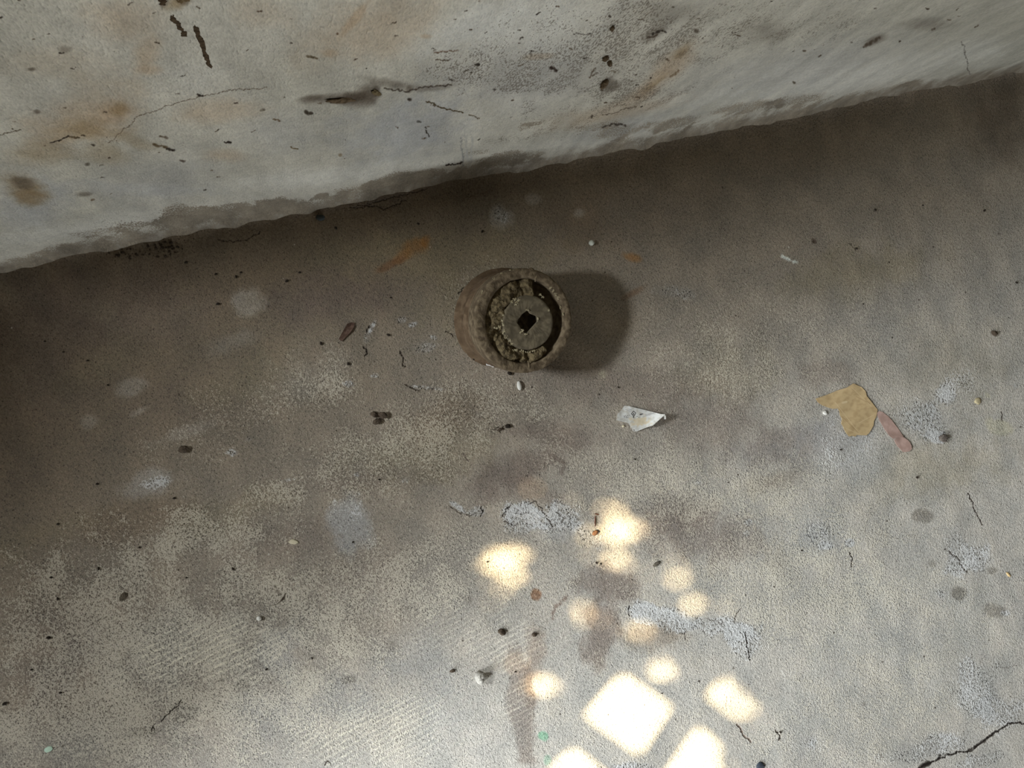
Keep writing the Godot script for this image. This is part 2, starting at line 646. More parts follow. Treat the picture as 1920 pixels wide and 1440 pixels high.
func wall_z(x: float, y: float) -> float:
	var n := lift.get_noise_2d(x * 60.0 + 900.0, y * 60.0)
	var low := 0.5 + 0.5 * lift.get_noise_2d(x * 250.0, 400.0)
	return n * 0.006 + 0.004 * exp(-y / 0.03) + 0.012 * low * exp(-y / 0.012) - 0.003


func grid(nu: int, nv: int, at: Callable, flip := false) -> ArrayMesh:
	var vs := PackedVector3Array()
	var uv := PackedVector2Array()
	var ix := PackedInt32Array()
	for j in nv + 1:
		for i in nu + 1:
			vs.append(at.call(i / float(nu), j / float(nv)))
			uv.append(Vector2(i / float(nu), j / float(nv)))
	for j in nv:
		for i in nu:
			var k := j * (nu + 1) + i
			ix.append_array(PackedInt32Array([k, k + 1, k + nu + 1, k + 1, k + nu + 2, k + nu + 1]))
	var st := SurfaceTool.new()
	var a := []
	a.resize(Mesh.ARRAY_MAX)
	a[Mesh.ARRAY_VERTEX] = vs
	a[Mesh.ARRAY_TEX_UV] = uv
	a[Mesh.ARRAY_INDEX] = ix
	var am := ArrayMesh.new()
	am.add_surface_from_arrays(Mesh.PRIMITIVE_TRIANGLES, a)
	st.create_from(am, 0)
	st.generate_normals()
	return st.commit()


func build_floor_and_wall() -> void:
	lift.seed = 4
	lift.frequency = 0.05
	lift.fractal_octaves = 4
	# stains and broad tone patches: [px, py, rx, ry, turn, softness, amount], measured on the surface they lie on
	var purple := c8(118, 105, 95)
	var olive := c8(142, 131, 104)
	var pale := c8(186, 183, 174)
	var blue := c8(176, 176, 174)
	var brown := c8(118, 98, 76)
	var dk := c8(92, 80, 68)
	var fb := [
		[purple, [[640, 545, 120, 58, -8, 0.5, 0.55], [965, 880, 90, 38, -25, 0.5, 0.6], [1040, 815, 120, 24, 5, 0.6, 0.5], [990, 920, 60, 25, 20, 0.6, 0.4], [1150, 1095, 60, 34, 0, 0.5, 0.6], [1125, 1180, 36, 70, 15, 0.5, 0.6], [1320, 1005, 130, 52, 10, 0.6, 0.5], [1270, 960, 80, 40, 0, 0.6, 0.35], [1480, 840, 120, 36, -12, 0.6, 0.45], [1340, 790, 110, 60, 10, 0.7, 0.35], [1545, 700, 55, 26, 0, 0.6, 0.3], [978, 1300, 26, 115, -4, 0.4, 0.5], [330, 760, 120, 60, 0, 0.7, 0.2], [110, 1240, 90, 130, 10, 0.7, 0.35], [60, 700, 120, 200, 0, 0.7, 0.25], [290, 590, 150, 50, -10, 0.6, 0.3], [1170, 720, 180, 40, 5, 0.6, 0.3], [700, 900, 130, 25, -5, 0.7, 0.3], [560, 1010, 110, 40, -12, 0.6, 0.25], [700, 1060, 90, 60, 0, 0.7, 0.2]]],
		[dk, [[1880, 220, 60, 90, -15, 0.8, 0.35], [1250, 400, 150, 50, -10, 0.7, 0.12], [1480, 310, 170, 40, -12, 0.7, 0.1], [160, 545, 200, 60, -12, 0.8, 0.5], [700, 372, 120, 12, -11, 0.7, 0.5], [60, 640, 140, 90, 0, 0.8, 0.5], [560, 395, 60, 12, -10, 0.8, 0.3]]],  # grime by the wall; left-hand blobs also paint in the dimmer light there
		[olive, [[850, 480, 200, 52, -4, 0.7, 0.45], [480, 700, 110, 45, -20, 0.7, 0.3], [1600, 510, 140, 45, -8, 0.7, 0.4], [810, 850, 150, 55, -12, 0.7, 0.35], [440, 960, 110, 38, -15, 0.6, 0.3], [180, 690, 80, 30, -25, 0.7, 0.25], [1360, 700, 90, 60, 0, 0.7, 0.25], [850, 570, 60, 70, 0, 0.6, 0.3], [640, 470, 120, 30, -12, 0.7, 0.3], [1790, 690, 120, 90, 0, 0.8, 0.2], [1720, 880, 160, 60, -6, 0.8, 0.3], [60, 1010, 120, 30, -20, 0.7, 0.25]]],
		[brown, [[830, 790, 80, 40, -15, 0.7, 0.4], [250, 980, 110, 40, -20, 0.7, 0.3], [1085, 420, 70, 50, 0, 0.8, 0.25], [1230, 1190, 60, 28, 0, 0.6, 0.35], [720, 1180, 70, 50, 0, 0.8, 0.15], [1455, 900, 70, 20, -15, 0.7, 0.25]]],
		[blue, [[1580, 850, 90, 72, 20, 0.7, 0.55], [655, 985, 44, 48, 0, 0.5, 0.6], [285, 905, 62, 26, -10, 0.5, 0.4], [525, 1220, 45, 60, 0, 0.5, 0.4], [560, 1330, 170, 60, -10, 0.8, 0.3], [1420, 860, 60, 40, 0, 0.7, 0.25], [1530, 1000, 60, 45, 25, 0.6, 0.4], [780, 1230, 90, 60, -10, 0.8, 0.25], [1050, 990, 70, 26, 20, 0.6, 0.45], [1700, 600, 150, 70, 0, 0.8, 0.12], [860, 1340, 90, 60, 0, 0.8, 0.25]]],
		[pale, [[465, 568, 30, 28, 0, 0.4, 0.4], [940, 408, 22, 20, 0, 0.5, 0.35], [170, 790, 20, 14, 0, 0.5, 0.3], [250, 725, 30, 18, -20, 0.5, 0.35], [265, 770, 22, 8, -30, 0.5, 0.3], [1720, 1200, 240, 180, 0, 0.8, 0.45], [330, 1220, 200, 70, -10, 0.8, 0.3], [1600, 1330, 240, 90, -20, 0.8, 0.5], [100, 1400, 150, 60, 0, 0.8, 0.3], [350, 810, 60, 14, -20, 0.6, 0.25], [1086, 400, 12, 9, 0, 0.5, 0.4], [1000, 374, 14, 9, 0, 0.5, 0.35], [440, 640, 60, 18, -25, 0.7, 0.2], [570, 700, 80, 50, -20, 0.8, 0.2]]],
		[c8(104, 98, 88), [[347, 1336, 23, 20, 0, 0.35, 0.65], [278, 1372, 30, 9, -5, 0.4, 0.55], [455, 1286, 15, 12, 0, 0.4, 0.45], [415, 1276, 12, 8, 0, 0.4, 0.4], [655, 1275, 16, 10, 0, 0.4, 0.4], [1727, 968, 24, 13, 0, 0.35, 0.5], [1793, 1113, 15, 14, 0, 0.35, 0.55], [1868, 1146, 22, 12, 20, 0.5, 0.45], [140, 1240, 16, 10, 0, 0.5, 0.3], [282, 1180, 10, 8, 0, 0.4, 0.3], [735, 1210, 16, 10, 0, 0.5, 0.25], [880, 1125, 9, 8, 0, 0.5, 0.3], [1748, 1056, 12, 8, 0, 0.5, 0.3], [1860, 1070, 9, 7, 0, 0.4, 0.45], [645, 1235, 10, 6, 0, 0.5, 0.3], [1620, 1320, 6, 5, 0, 0.4, 0.3]]],
		[c8(168, 106, 44), [[782, 462, 28, 15, -12, 0.6, 0.36], [798, 452, 10, 14, 15, 0.4, 0.35], [1187, 483, 18, 9, 15, 0.5, 0.45], [752, 482, 22, 9, -35, 0.6, 0.25]]],
		[c8(120, 80, 52), [[732, 496, 26, 8, -28, 0.5, 0.42], [1006, 1115, 11, 12, 0, 0.25, 0.7], [1190, 548, 26, 8, -30, 0.6, 0.35], [1000, 1240, 20, 70, 0, 0.6, 0.2]]],
		[c8(120, 176, 140), [[1018, 1380, 10, 9, 20, 0.25, 0.65], [1026, 1424, 7, 9, 0, 0.3, 0.35]]],
		[c8(225, 230, 222), [[1476, 485, 14, 5, 25, 0.3, 0.9], [1490, 491, 9, 4, 5, 0.3, 0.9], [1468, 481, 6, 4, 60, 0.3, 0.7]]],
		[c8(190, 184, 160), [[1877, 800, 26, 14, 10, 0.35, 0.7], [1287, 683, 6, 5, 0, 0.3, 0.4], [1852, 741, 7, 4, 40, 0.3, 0.6], [1130, 702, 9, 8, 0, 0.5, 0.45]]],
	]
	var f_sand := [[330, 1225, 270, 190, -8, 0.7, 0.95], [130, 1150, 170, 130, 0, 0.7, 0.55], [720, 860, 190, 70, -10, 0.7, 0.7], [880, 770, 150, 60, -10, 0.7, 0.6], [1210, 905, 150, 80, 0, 0.7, 0.7], [650, 1130, 220, 110, -5, 0.7, 0.6], [1400, 1080, 260, 130, 0, 0.7, 0.6], [1650, 1150, 260, 160, 0, 0.8, 0.5], [1430, 900, 130, 60, -10, 0.7, 0.5], [450, 980, 160, 60, -15, 0.7, 0.5], [1350, 700, 140, 110, 0, 0.8, 0.45], [150, 1370, 200, 90, 0, 0.8, 0.8], [620, 1340, 240, 110, 0, 0.8, 0.6], [880, 1060, 180, 90, 0, 0.8, 0.5], [1020, 830, 40, 60, 0, 0.7, 0.4], [480, 760, 180, 60, -25, 0.7, 0.35], [900, 560, 60, 60, 0, 0.7, 0.4], [1650, 1360, 240, 90, -10, 0.8, 0.6], [300, 1030, 200, 60, -15, 0.8, 0.4], [1180, 1340, 160, 120, 0, 0.8, 0.4], [1560, 950, 200, 90, 0, 0.8, 0.35], [620, 730, 80, 40, -10, 0.7, 0.35], [1580, 620, 200, 100, -10, 0.8, 0.3]]
	var f_lime := [[985, 966, 46, 28, -12, 0.35, 0.85], [1048, 972, 44, 26, 20, 0.4, 0.75], [1098, 1004, 34, 18, 45, 0.5, 0.6], [858, 950, 22, 6, 35, 0.4, 0.7], [893, 960, 14, 9, 0, 0.4, 0.8], [1205, 1148, 28, 20, 10, 0.4, 0.95], [1260, 1162, 60, 24, 5, 0.4, 0.65], [1340, 1172, 70, 26, 8, 0.45, 0.65], [1395, 1205, 42, 34, 30, 0.45, 0.65], [1738, 785, 42, 40, 0, 0.6, 0.85], [1770, 745, 30, 18, 20, 0.6, 0.6], [1752, 818, 20, 14, 20, 0.5, 0.7], [1800, 720, 40, 30, 0, 0.7, 0.4], [1535, 1003, 34, 26, 35, 0.6, 0.6], [1592, 1018, 10, 8, 0, 0.4, 0.8], [1552, 1022, 14, 8, 0, 0.5, 0.6], [1812, 1042, 48, 40, 25, 0.5, 0.65], [1830, 1285, 46, 60, 0, 0.6, 0.65], [1880, 1335, 44, 40, -20, 0.6, 0.6], [1765, 1398, 90, 24, -12, 0.6, 0.6], [1840, 1425, 50, 14, -10, 0.6, 0.6], [1514, 1392, 26, 22, 0, 0.6, 0.55], [1268, 548, 48, 14, 8, 0.5, 0.55], [755, 600, 10, 9, 0, 0.4, 0.65], [772, 609, 9, 5, -20, 0.3, 0.85], [698, 612, 6, 14, 25, 0.4, 0.85], [688, 632, 7, 14, 15, 0.5, 0.6], [800, 652, 22, 12, -15, 0.6, 0.6], [812, 632, 10, 6, 30, 0.5, 0.7], [700, 705, 12, 6, 0, 0.5, 0.6], [656, 720, 9, 6, 0, 0.5, 0.5], [790, 726, 32, 4, 5, 0.5, 0.6], [436, 848, 12, 8, 0, 0.5, 0.6], [466, 824, 8, 5, 0, 0.5, 0.55], [669, 890, 8, 6, 0, 0.4, 0.7], [942, 402, 16, 16, 0, 0.6, 0.62], [1765, 1115, 14, 10, 30, 0.5, 0.65], [1885, 1150, 10, 6, 0, 0.4, 0.6], [1403, 980, 8, 6, 0, 0.4, 0.7], [1400, 1000, 5, 6, 0, 0.4, 0.7], [655, 985, 40, 44, 0, 0.8, 0.35], [1600, 840, 70, 50, 0, 0.8, 0.3], [1905, 722, 8, 8, 0, 0.5, 0.6], [1160, 1440, 60, 10, 0, 0.5, 0.6], [540, 900, 12, 3, -10, 0.5, 0.4], [1310, 905, 10, 6, 0, 0.6, 0.4], [760, 900, 12, 6, -10, 0.6, 0.45], [300, 905, 40, 10, -10, 0.6, 0.45]]
	var f_comb := [[390, 1230, 170, 60, -8, 0.6, 0.9], [700, 1370, 200, 70, -8, 0.6, 0.8], [970, 1220, 40, 60, 0, 0.5, 0.9], [860, 1190, 120, 60, -8, 0.6, 0.6], [980, 1330, 36, 60, 0, 0.5, 0.6]]
	var black := c8(28, 22, 17)
	var crack := c8(48, 40, 33)
	var fl := [
		[[[1722, 1440], [1735, 1433], [1765, 1420], [1795, 1411], [1820, 1408], [1845, 1388], [1868, 1372], [1890, 1357], [1905, 1354], [1925, 1357]], 1.7, black, 0.77, 0.6, 1.2],
		[[[1728, 1438], [1745, 1428]], 5.4, black, 0.77, 0.7, 1.0], [[[1760, 1422], [1764, 1416]], 3.1, black, 0.77, 0.5], [[[1818, 1407], [1845, 1390], [1868, 1372]], 2.7, black, 0.51, 0.4],
		[[[303, 1352], [318, 1335], [332, 1325], [340, 1312]], 1.0, black, 0.72, 0.5, 0.8], [[[290, 1368], [289, 1360], [284, 1372]], 1.0, black, 0.68, 0.5, 0.6],
		[[[1398, 1185], [1400, 1205], [1404, 1225], [1405, 1238]], 1.1, black, 0.68, 0.5, 0.8], [[[1378, 1168], [1380, 1150], [1390, 1142]], 0.8, crack, 0.59, 0.4], [[[1325, 1158], [1350, 1168], [1360, 1175]], 0.7, crack, 0.51, 0.3], [[[1286, 1183], [1284, 1200]], 0.8, black, 0.59, 0.4],
		[[[1180, 1135], [1180, 1155]], 1.0, black, 0.68, 0.5], [[[1592, 1036], [1598, 1048], [1597, 1062]], 1.1, black, 0.68, 0.4, 0.8],
		[[[943, 968], [948, 956], [957, 950]], 1.2, black, 0.6, 0.5, 1.6], [[[948, 978], [962, 986]], 1.0, crack, 0.6, 0.4, 1.6], [[[1012, 948], [1022, 962]], 1.1, black, 0.55, 0.5, 1.6], [[[1026, 972], [1038, 988]], 1.1, crack, 0.6, 0.4, 1.6], [[[990, 946], [1004, 940], [1012, 950]], 1.0, crack, 0.5, 0.4, 1.6], [[[965, 958], [978, 964], [990, 960]], 1.0, crack, 0.4, 0.4, 2.5], [[[1044, 960], [1058, 972], [1052, 984]], 1.0, crack, 0.4, 0.4, 2.5],
		[[[904, 950], [905, 962], [902, 970]], 1.2, black, 0.68, 0.5, 0.6], [[[842, 948], [858, 960], [875, 966], [890, 966]], 0.8, crack, 0.59, 0.4],
		[[[693, 610], [688, 625]], 1.1, black, 0.68, 0.5, 0.6], [[[683, 652], [689, 662], [684, 668]], 1.6, black, 0.68, 0.5, 1.0], [[[750, 658], [756, 672], [754, 682], [762, 690]], 1.4, crack, 0.68, 0.5, 1.5], [[[760, 722], [775, 728], [785, 735]], 1.5, crack, 0.59, 0.4, 2.0],
		[[[835, 622], [845, 625], [850, 634]], 1.0, crack, 0.59, 0.4], [[[872, 540], [858, 552]], 1.1, crack, 0.59, 0.4], [[[825, 545], [836, 562]], 0.7, crack, 0.34, 0.2],
		[[[1815, 925], [1828, 955], [1842, 985]], 1.1, crack, 0.59, 0.4, 1.0], [[[1878, 772], [1880, 788]], 1.1, crack, 0.68, 0.4, 0.5], [[[1798, 1050], [1806, 1064], [1814, 1074]], 1.1, crack, 0.59, 0.4], [[[1772, 1030], [1790, 1042], [1800, 1050]], 1.1, crack, 0.51, 0.4, 3.0],
		[[[1382, 1358], [1395, 1378], [1408, 1390]], 2.0, c8(104, 88, 76), 0.7, 0.4], [[[1455, 1368], [1462, 1378], [1460, 1388]], 1.5, crack, 0.68, 0.5], [[[1363, 1305], [1362, 1330]], 0.7, crack, 0.42, 0.3], [[[1370, 1305], [1370, 1325]], 0.5, crack, 0.34, 0.2],
		[[[1290, 352], [1288, 352]], 0.7, crack, 0.42, 0.2], [[[1593, 455], [1606, 468]], 1.0, crack, 0.51, 0.3], [[[1525, 450], [1532, 452]], 4.0, c8(80, 68, 58), 0.7, 0.2], [[[1180, 350], [1186, 353]], 0.7, crack, 0.42, 0.2],
		[[[868, 372], [900, 362], [930, 356]], 1.0, c8(70, 60, 50), 0.3, 0.1],
		[[[668, 390], [690, 387], [706, 385], [718, 394], [740, 385], [762, 376]], 1.3, c8(60, 51, 43), 0.6, 0.3], [[[655, 390], [700, 381], [760, 365], [800, 355]], 1.0, c8(60, 51, 43), 0.6, 0.3],
		[[[410, 450], [440, 453], [465, 450], [475, 442], [490, 434]], 1.3, c8(56, 47, 39), 0.6, 0.3],
		[[[1355, 350], [1358, 354]], 1.1, crack, 0.51, 0.3], [[[1640, 1000], [1690, 1010]], 0.7, crack, 0.17, 0.1], [[[1230, 985], [1280, 1000]], 0.7, crack, 0.17, 0.1],
		[[[1860, 1250], [1890, 1252], [1910, 1246]], 0.6, crack, 0.42, 0.2], [[[1838, 1245], [1850, 1228]], 0.6, crack, 0.42, 0.2], [[[610, 1435], [614, 1426], [620, 1430]], 1.1, crack, 0.59, 0.3], [[[560, 1295], [556, 1312]], 0.8, c8(200, 194, 180), 0.6, 0.0],
		[[[1465, 1258], [1472, 1268]], 1.2, c8(214, 210, 200), 0.8, 0.0], [[[1485, 1260], [1480, 1270]], 1.0, c8(214, 210, 200), 0.7, 0.0], [[[870, 850], [880, 866]], 1.6, c8(92, 80, 72), 0.6, 0.1], [[[1030, 850], [1060, 870], [1050, 890]], 5.0, c8(100, 86, 78), 0.25, 0.0, 5.0],
		[[[728, 850], [742, 838], [760, 828]], 1.2, olive.lightened(0.3), 0.5, 0.0], [[[752, 870], [772, 855]], 1.2, olive.lightened(0.3), 0.5, 0.0],
		[[[515, 1098], [530, 1120]], 2.5, c8(92, 84, 74), 0.35, 0.0, 3.0], [[[1062, 1120], [1040, 1140], [1036, 1162]], 4.0, c8(116, 96, 84), 0.3, 0.0],
	]
	# scattered pinholes and grit flecks
	var r := RandomNumberGenerator.new()
	r.seed = 99
	for i in 330:
		var q := [r.randf_range(0, 1920), r.randf_range(430, 1440)]
		if q[1] < 470 - q[0] * 0.2:
			continue
		fl.append([[q], r.randf_range(0.9, 2.1), crack if r.randf() < 0.72 else c8(205, 200, 186), r.randf_range(0.5, 0.9), 0.3 if r.randf() < 0.7 else 0.0, 0.0])
	var floors := []
	for half in 2:
		var s := Surf.new()
		s.u0 = -0.85 + 1.3 * half
		begin_surf(s, half)
		for y in LOW:
			var zz := (y + 0.5) / LOW * s.dv
			for x in LOW:
				var xx := s.u0 + (x + 0.5) / LOW * s.du
				# trodden pale mid-room, grimy along the wall, with light falloff painted in
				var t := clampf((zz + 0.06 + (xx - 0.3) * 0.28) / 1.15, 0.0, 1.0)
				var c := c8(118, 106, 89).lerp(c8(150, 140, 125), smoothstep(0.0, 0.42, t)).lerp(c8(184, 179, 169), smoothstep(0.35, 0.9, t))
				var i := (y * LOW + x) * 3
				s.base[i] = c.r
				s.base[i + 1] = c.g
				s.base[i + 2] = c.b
		for g in fb:
			for a in g[1]:
				blob(s, a, 0, g[0])
		for a in f_sand:
			blob(s, a, 1, pale)
		for a in f_lime:
			blob(s, a, 2, pale)
		for a in f_comb:
			blob(s, a, 3, pale)
		to_bytes(s)
		WorkerThreadPool.wait_for_group_task_completion(WorkerThreadPool.add_group_task(floor_rows.bind(s), 16))
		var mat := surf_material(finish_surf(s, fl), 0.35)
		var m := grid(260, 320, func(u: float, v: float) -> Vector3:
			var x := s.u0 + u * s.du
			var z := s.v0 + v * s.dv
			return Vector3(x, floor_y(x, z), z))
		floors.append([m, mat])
	var rest := mottled(c8(140, 130, 116), c8(166, 158, 146), 1.0, 15)
	var slab := boxes([[Vector3(-2.2, -0.25, -1.5), Vector3(3.8, -0.02, 3.6)], [Vector3(-2.2, -0.03, -1.5), Vector3(-0.5, 0, -0.02)], [Vector3(-2.2, -0.03, -0.02), Vector3(-0.85, 0, 3.6)], [Vector3(1.75, -0.03, -0.02), Vector3(3.8, 0, 3.6)], [Vector3(-0.85, -0.03, 1.6), Vector3(1.75, 0, 3.6)]])
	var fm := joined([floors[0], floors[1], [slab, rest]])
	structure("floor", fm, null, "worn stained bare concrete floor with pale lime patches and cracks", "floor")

	# ---------------- wall
	var ochre := c8(146, 122, 84)
	var tanw := c8(196, 172, 142)
	var grey := c8(176, 179, 182)
	var white := c8(232, 232, 224)
	var wdk := c8(82, 72, 60)
	var wb := [
		[c8(168, 166, 152), [[1880, 90, 170, 90, -10, 0.9, 0.75], [1640, 60, 160, 60, -10, 0.9, 0.35], [60, 420, 220, 50, -8, 0.9, 0.5], [120, 300, 220, 120, 0, 0.9, 0.35], [380, 330, 220, 60, -6, 0.9, 0.3], [700, 240, 160, 80, -8, 0.9, 0.35], [1180, 220, 260, 40, -12, 0.9, 0.35], [30, 90, 120, 90, 0, 0.9, 0.3], [1420, 60, 120, 70, 0, 0.9, 0.25], [560, 150, 120, 60, 0, 0.9, 0.2]]],  # broad soft patches, darker towards both ends of the wall
		[grey, [[760, 250, 130, 60, -10, 0.7, 0.6], [980, 150, 150, 70, -10, 0.8, 0.35], [300, 350, 130, 50, -10, 0.8, 0.3], [60, 390, 80, 50, 0, 0.8, 0.5], [530, 260, 80, 40, 0, 0.8, 0.25], [1500, 130, 240, 40, -12, 0.8, 0.3], [230, 360, 150, 14, 4, 0.7, 0.3], [1180, 240, 120, 20, -14, 0.8, 0.3]]],
		[white, [[880, 60, 120, 40, -22, 0.7, 0.75], [1010, 60, 150, 80, -10, 0.8, 0.7], [370, 150, 60, 40, 0, 0.8, 0.3], [200, 425, 240, 18, -9, 0.8, 0.5], [620, 335, 220, 18, -7, 0.8, 0.5], [1600, 150, 260, 24, -11, 0.8, 0.45], [1280, 190, 120, 16, -10, 0.8, 0.3], [1830, 100, 80, 30, -9, 0.8, 0.3]]],
		[tanw, [[160, 230, 110, 50, -15, 0.8, 0.5], [240, 50, 70, 50, 20, 0.8, 0.4], [275, 110, 28, 36, 25, 0.7, 0.5], [220, 215, 36, 22, 0, 0.7, 0.6], [420, 215, 90, 24, -5, 0.8, 0.4], [700, 60, 130, 60, -20, 0.8, 0.4], [665, 40, 10, 46, 40, 0.5, 0.6], [1260, 130, 60, 22, -40, 0.7, 0.55], [1210, 170, 50, 12, -35, 0.7, 0.5], [1150, 215, 130, 20, -12, 0.8, 0.4], [420, 300, 40, 12, 0, 0.8, 0.4], [620, 100, 16, 8, 0, 0.7, 0.5], [800, 70, 12, 5, 0, 0.6, 0.5], [280, 140, 24, 12, 0, 0.7, 0.5], [90, 120, 120, 30, 0, 0.8, 0.2], [1010, 112, 30, 6, -5, 0.7, 0.4], [500, 30, 60, 30, 0, 0.8, 0.25]]],
		[ochre, [[50, 365, 42, 24, 20, 0.7, 0.7], [150, 245, 50, 22, 0, 0.8, 0.5], [225, 210, 18, 12, 0, 0.7, 0.5], [260, 270, 50, 14, 20, 0.8, 0.3], [80, 290, 60, 26, 0, 0.8, 0.35], [195, 290, 50, 20, 10, 0.8, 0.3], [1280, 100, 22, 9, -40, 0.6, 0.4], [335, 12, 30, 14, -20, 0.6, 0.6], [1230, 158, 24, 6, -35, 0.6, 0.4]]],
		[wdk, [[640, 186, 60, 12, -6, 0.7, 0.75], [690, 178, 24, 18, 0, 0.7, 0.7], [590, 188, 20, 8, -8, 0.7, 0.6], [670, 190, 34, 14, 10, 0.8, 0.5], [740, 160, 60, 8, 12, 0.8, 0.4], [705, 172, 8, 10, 0, 0.5, 0.5], [768, 170, 8, 8, 0, 0.5, 0.5], [1145, 162, 16, 14, 0, 0.5, 0.5], [45, 350, 20, 12, 10, 0.6, 0.5], [310, 12, 10, 14, 30, 0.5, 0.5], [345, 10, 14, 8, 0, 0.5, 0.5], [1645, 78, 22, 8, -20, 0.7, 0.5], [1225, 68, 26, 10, -25, 0.7, 0.35], [1740, 50, 50, 12, 0, 0.8, 0.25], [820, 170, 40, 6, -5, 0.8, 0.3], [125, 100, 14, 7, 0, 0.7, 0.35], [70, 210, 8, 5, 0, 0.5, 0.6], [60, 135, 9, 4, 0, 0.5, 0.6], [1440, 65, 40, 20, 0, 0.9, 0.2], [1250, 28, 60, 20, 0, 0.9, 0.2], [160, 368, 16, 5, 0, 0.6, 0.5]]],
	]
	var w_bare := []
	for q in [[-60, 512], [40, 490], [100, 478], [160, 462], [230, 450], [300, 428], [345, 418], [400, 412], [450, 405], [500, 392], [545, 385], [610, 378], [670, 365], [730, 352], [770, 338], [830, 338], [880, 326], [940, 320], [1000, 310], [1060, 300], [1120, 285], [1180, 272], [1240, 262], [1300, 248], [1360, 236], [1420, 225], [1480, 212], [1540, 200], [1600, 187]]:
		w_bare.append([q[0], q[1] + 2, 46, 14, -11, 0.6, 0.62 if q[0] < 1250 else 0.5])
	w_bare.append_array([[345, 405, 50, 20, -4, 0.4, 0.75], [420, 398, 60, 14, -8, 0.4, 0.7], [510, 385, 40, 10, -12, 0.4, 0.65], [730, 340, 50, 12, -22, 0.4, 0.7], [815, 328, 50, 8, -6, 0.4, 0.6], [950, 300, 60, 14, -8, 0.4, 0.7], [900, 290, 26, 6, -10, 0.4, 0.5], [985, 240, 18, 8, -10, 0.4, 0.5], [1000, 235, 20, 5, -5, 0.4, 0.5], [1130, 240, 60, 8, -10, 0.5, 0.5], [1160, 250, 50, 14, -12, 0.5, 0.6], [1265, 235, 50, 14, -10, 0.4, 0.7], [1400, 205, 70, 12, -10, 0.5, 0.6], [1500, 190, 60, 12, -10, 0.5, 0.6], [1680, 170, 70, 8, -10, 0.5, 0.5], [260, 425, 50, 10, -10, 0.4, 0.6], [600, 371, 20, 6, -10, 0.4, 0.7], [180, 440, 50, 8, -8, 0.4, 0.5], [1720, 160, 30, 6, -10, 0.5, 0.4]])
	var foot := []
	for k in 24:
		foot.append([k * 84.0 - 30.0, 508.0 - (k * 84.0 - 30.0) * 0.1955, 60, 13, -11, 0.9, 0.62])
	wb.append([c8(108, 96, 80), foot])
	var w_sand := [[1040, 110, 200, 110, -10, 0.8, 0.55], [900, 150, 160, 60, 0, 0.8, 0.5], [1220, 130, 160, 90, 0, 0.8, 0.6], [1400, 60, 220, 70, 0, 0.8, 0.5], [1120, 215, 180, 40, -12, 0.7, 0.6], [400, 290, 300, 70, -5, 0.9, 0.2], [900, 290, 180, 30, -12, 0.7, 0.5], [450, 390, 260, 30, -10, 0.7, 0.45], [1650, 70, 180, 60, 0, 0.9, 0.4], [240, 420, 160, 20, -8, 0.7, 0.4]]
	var ink := c8(50, 42, 34)
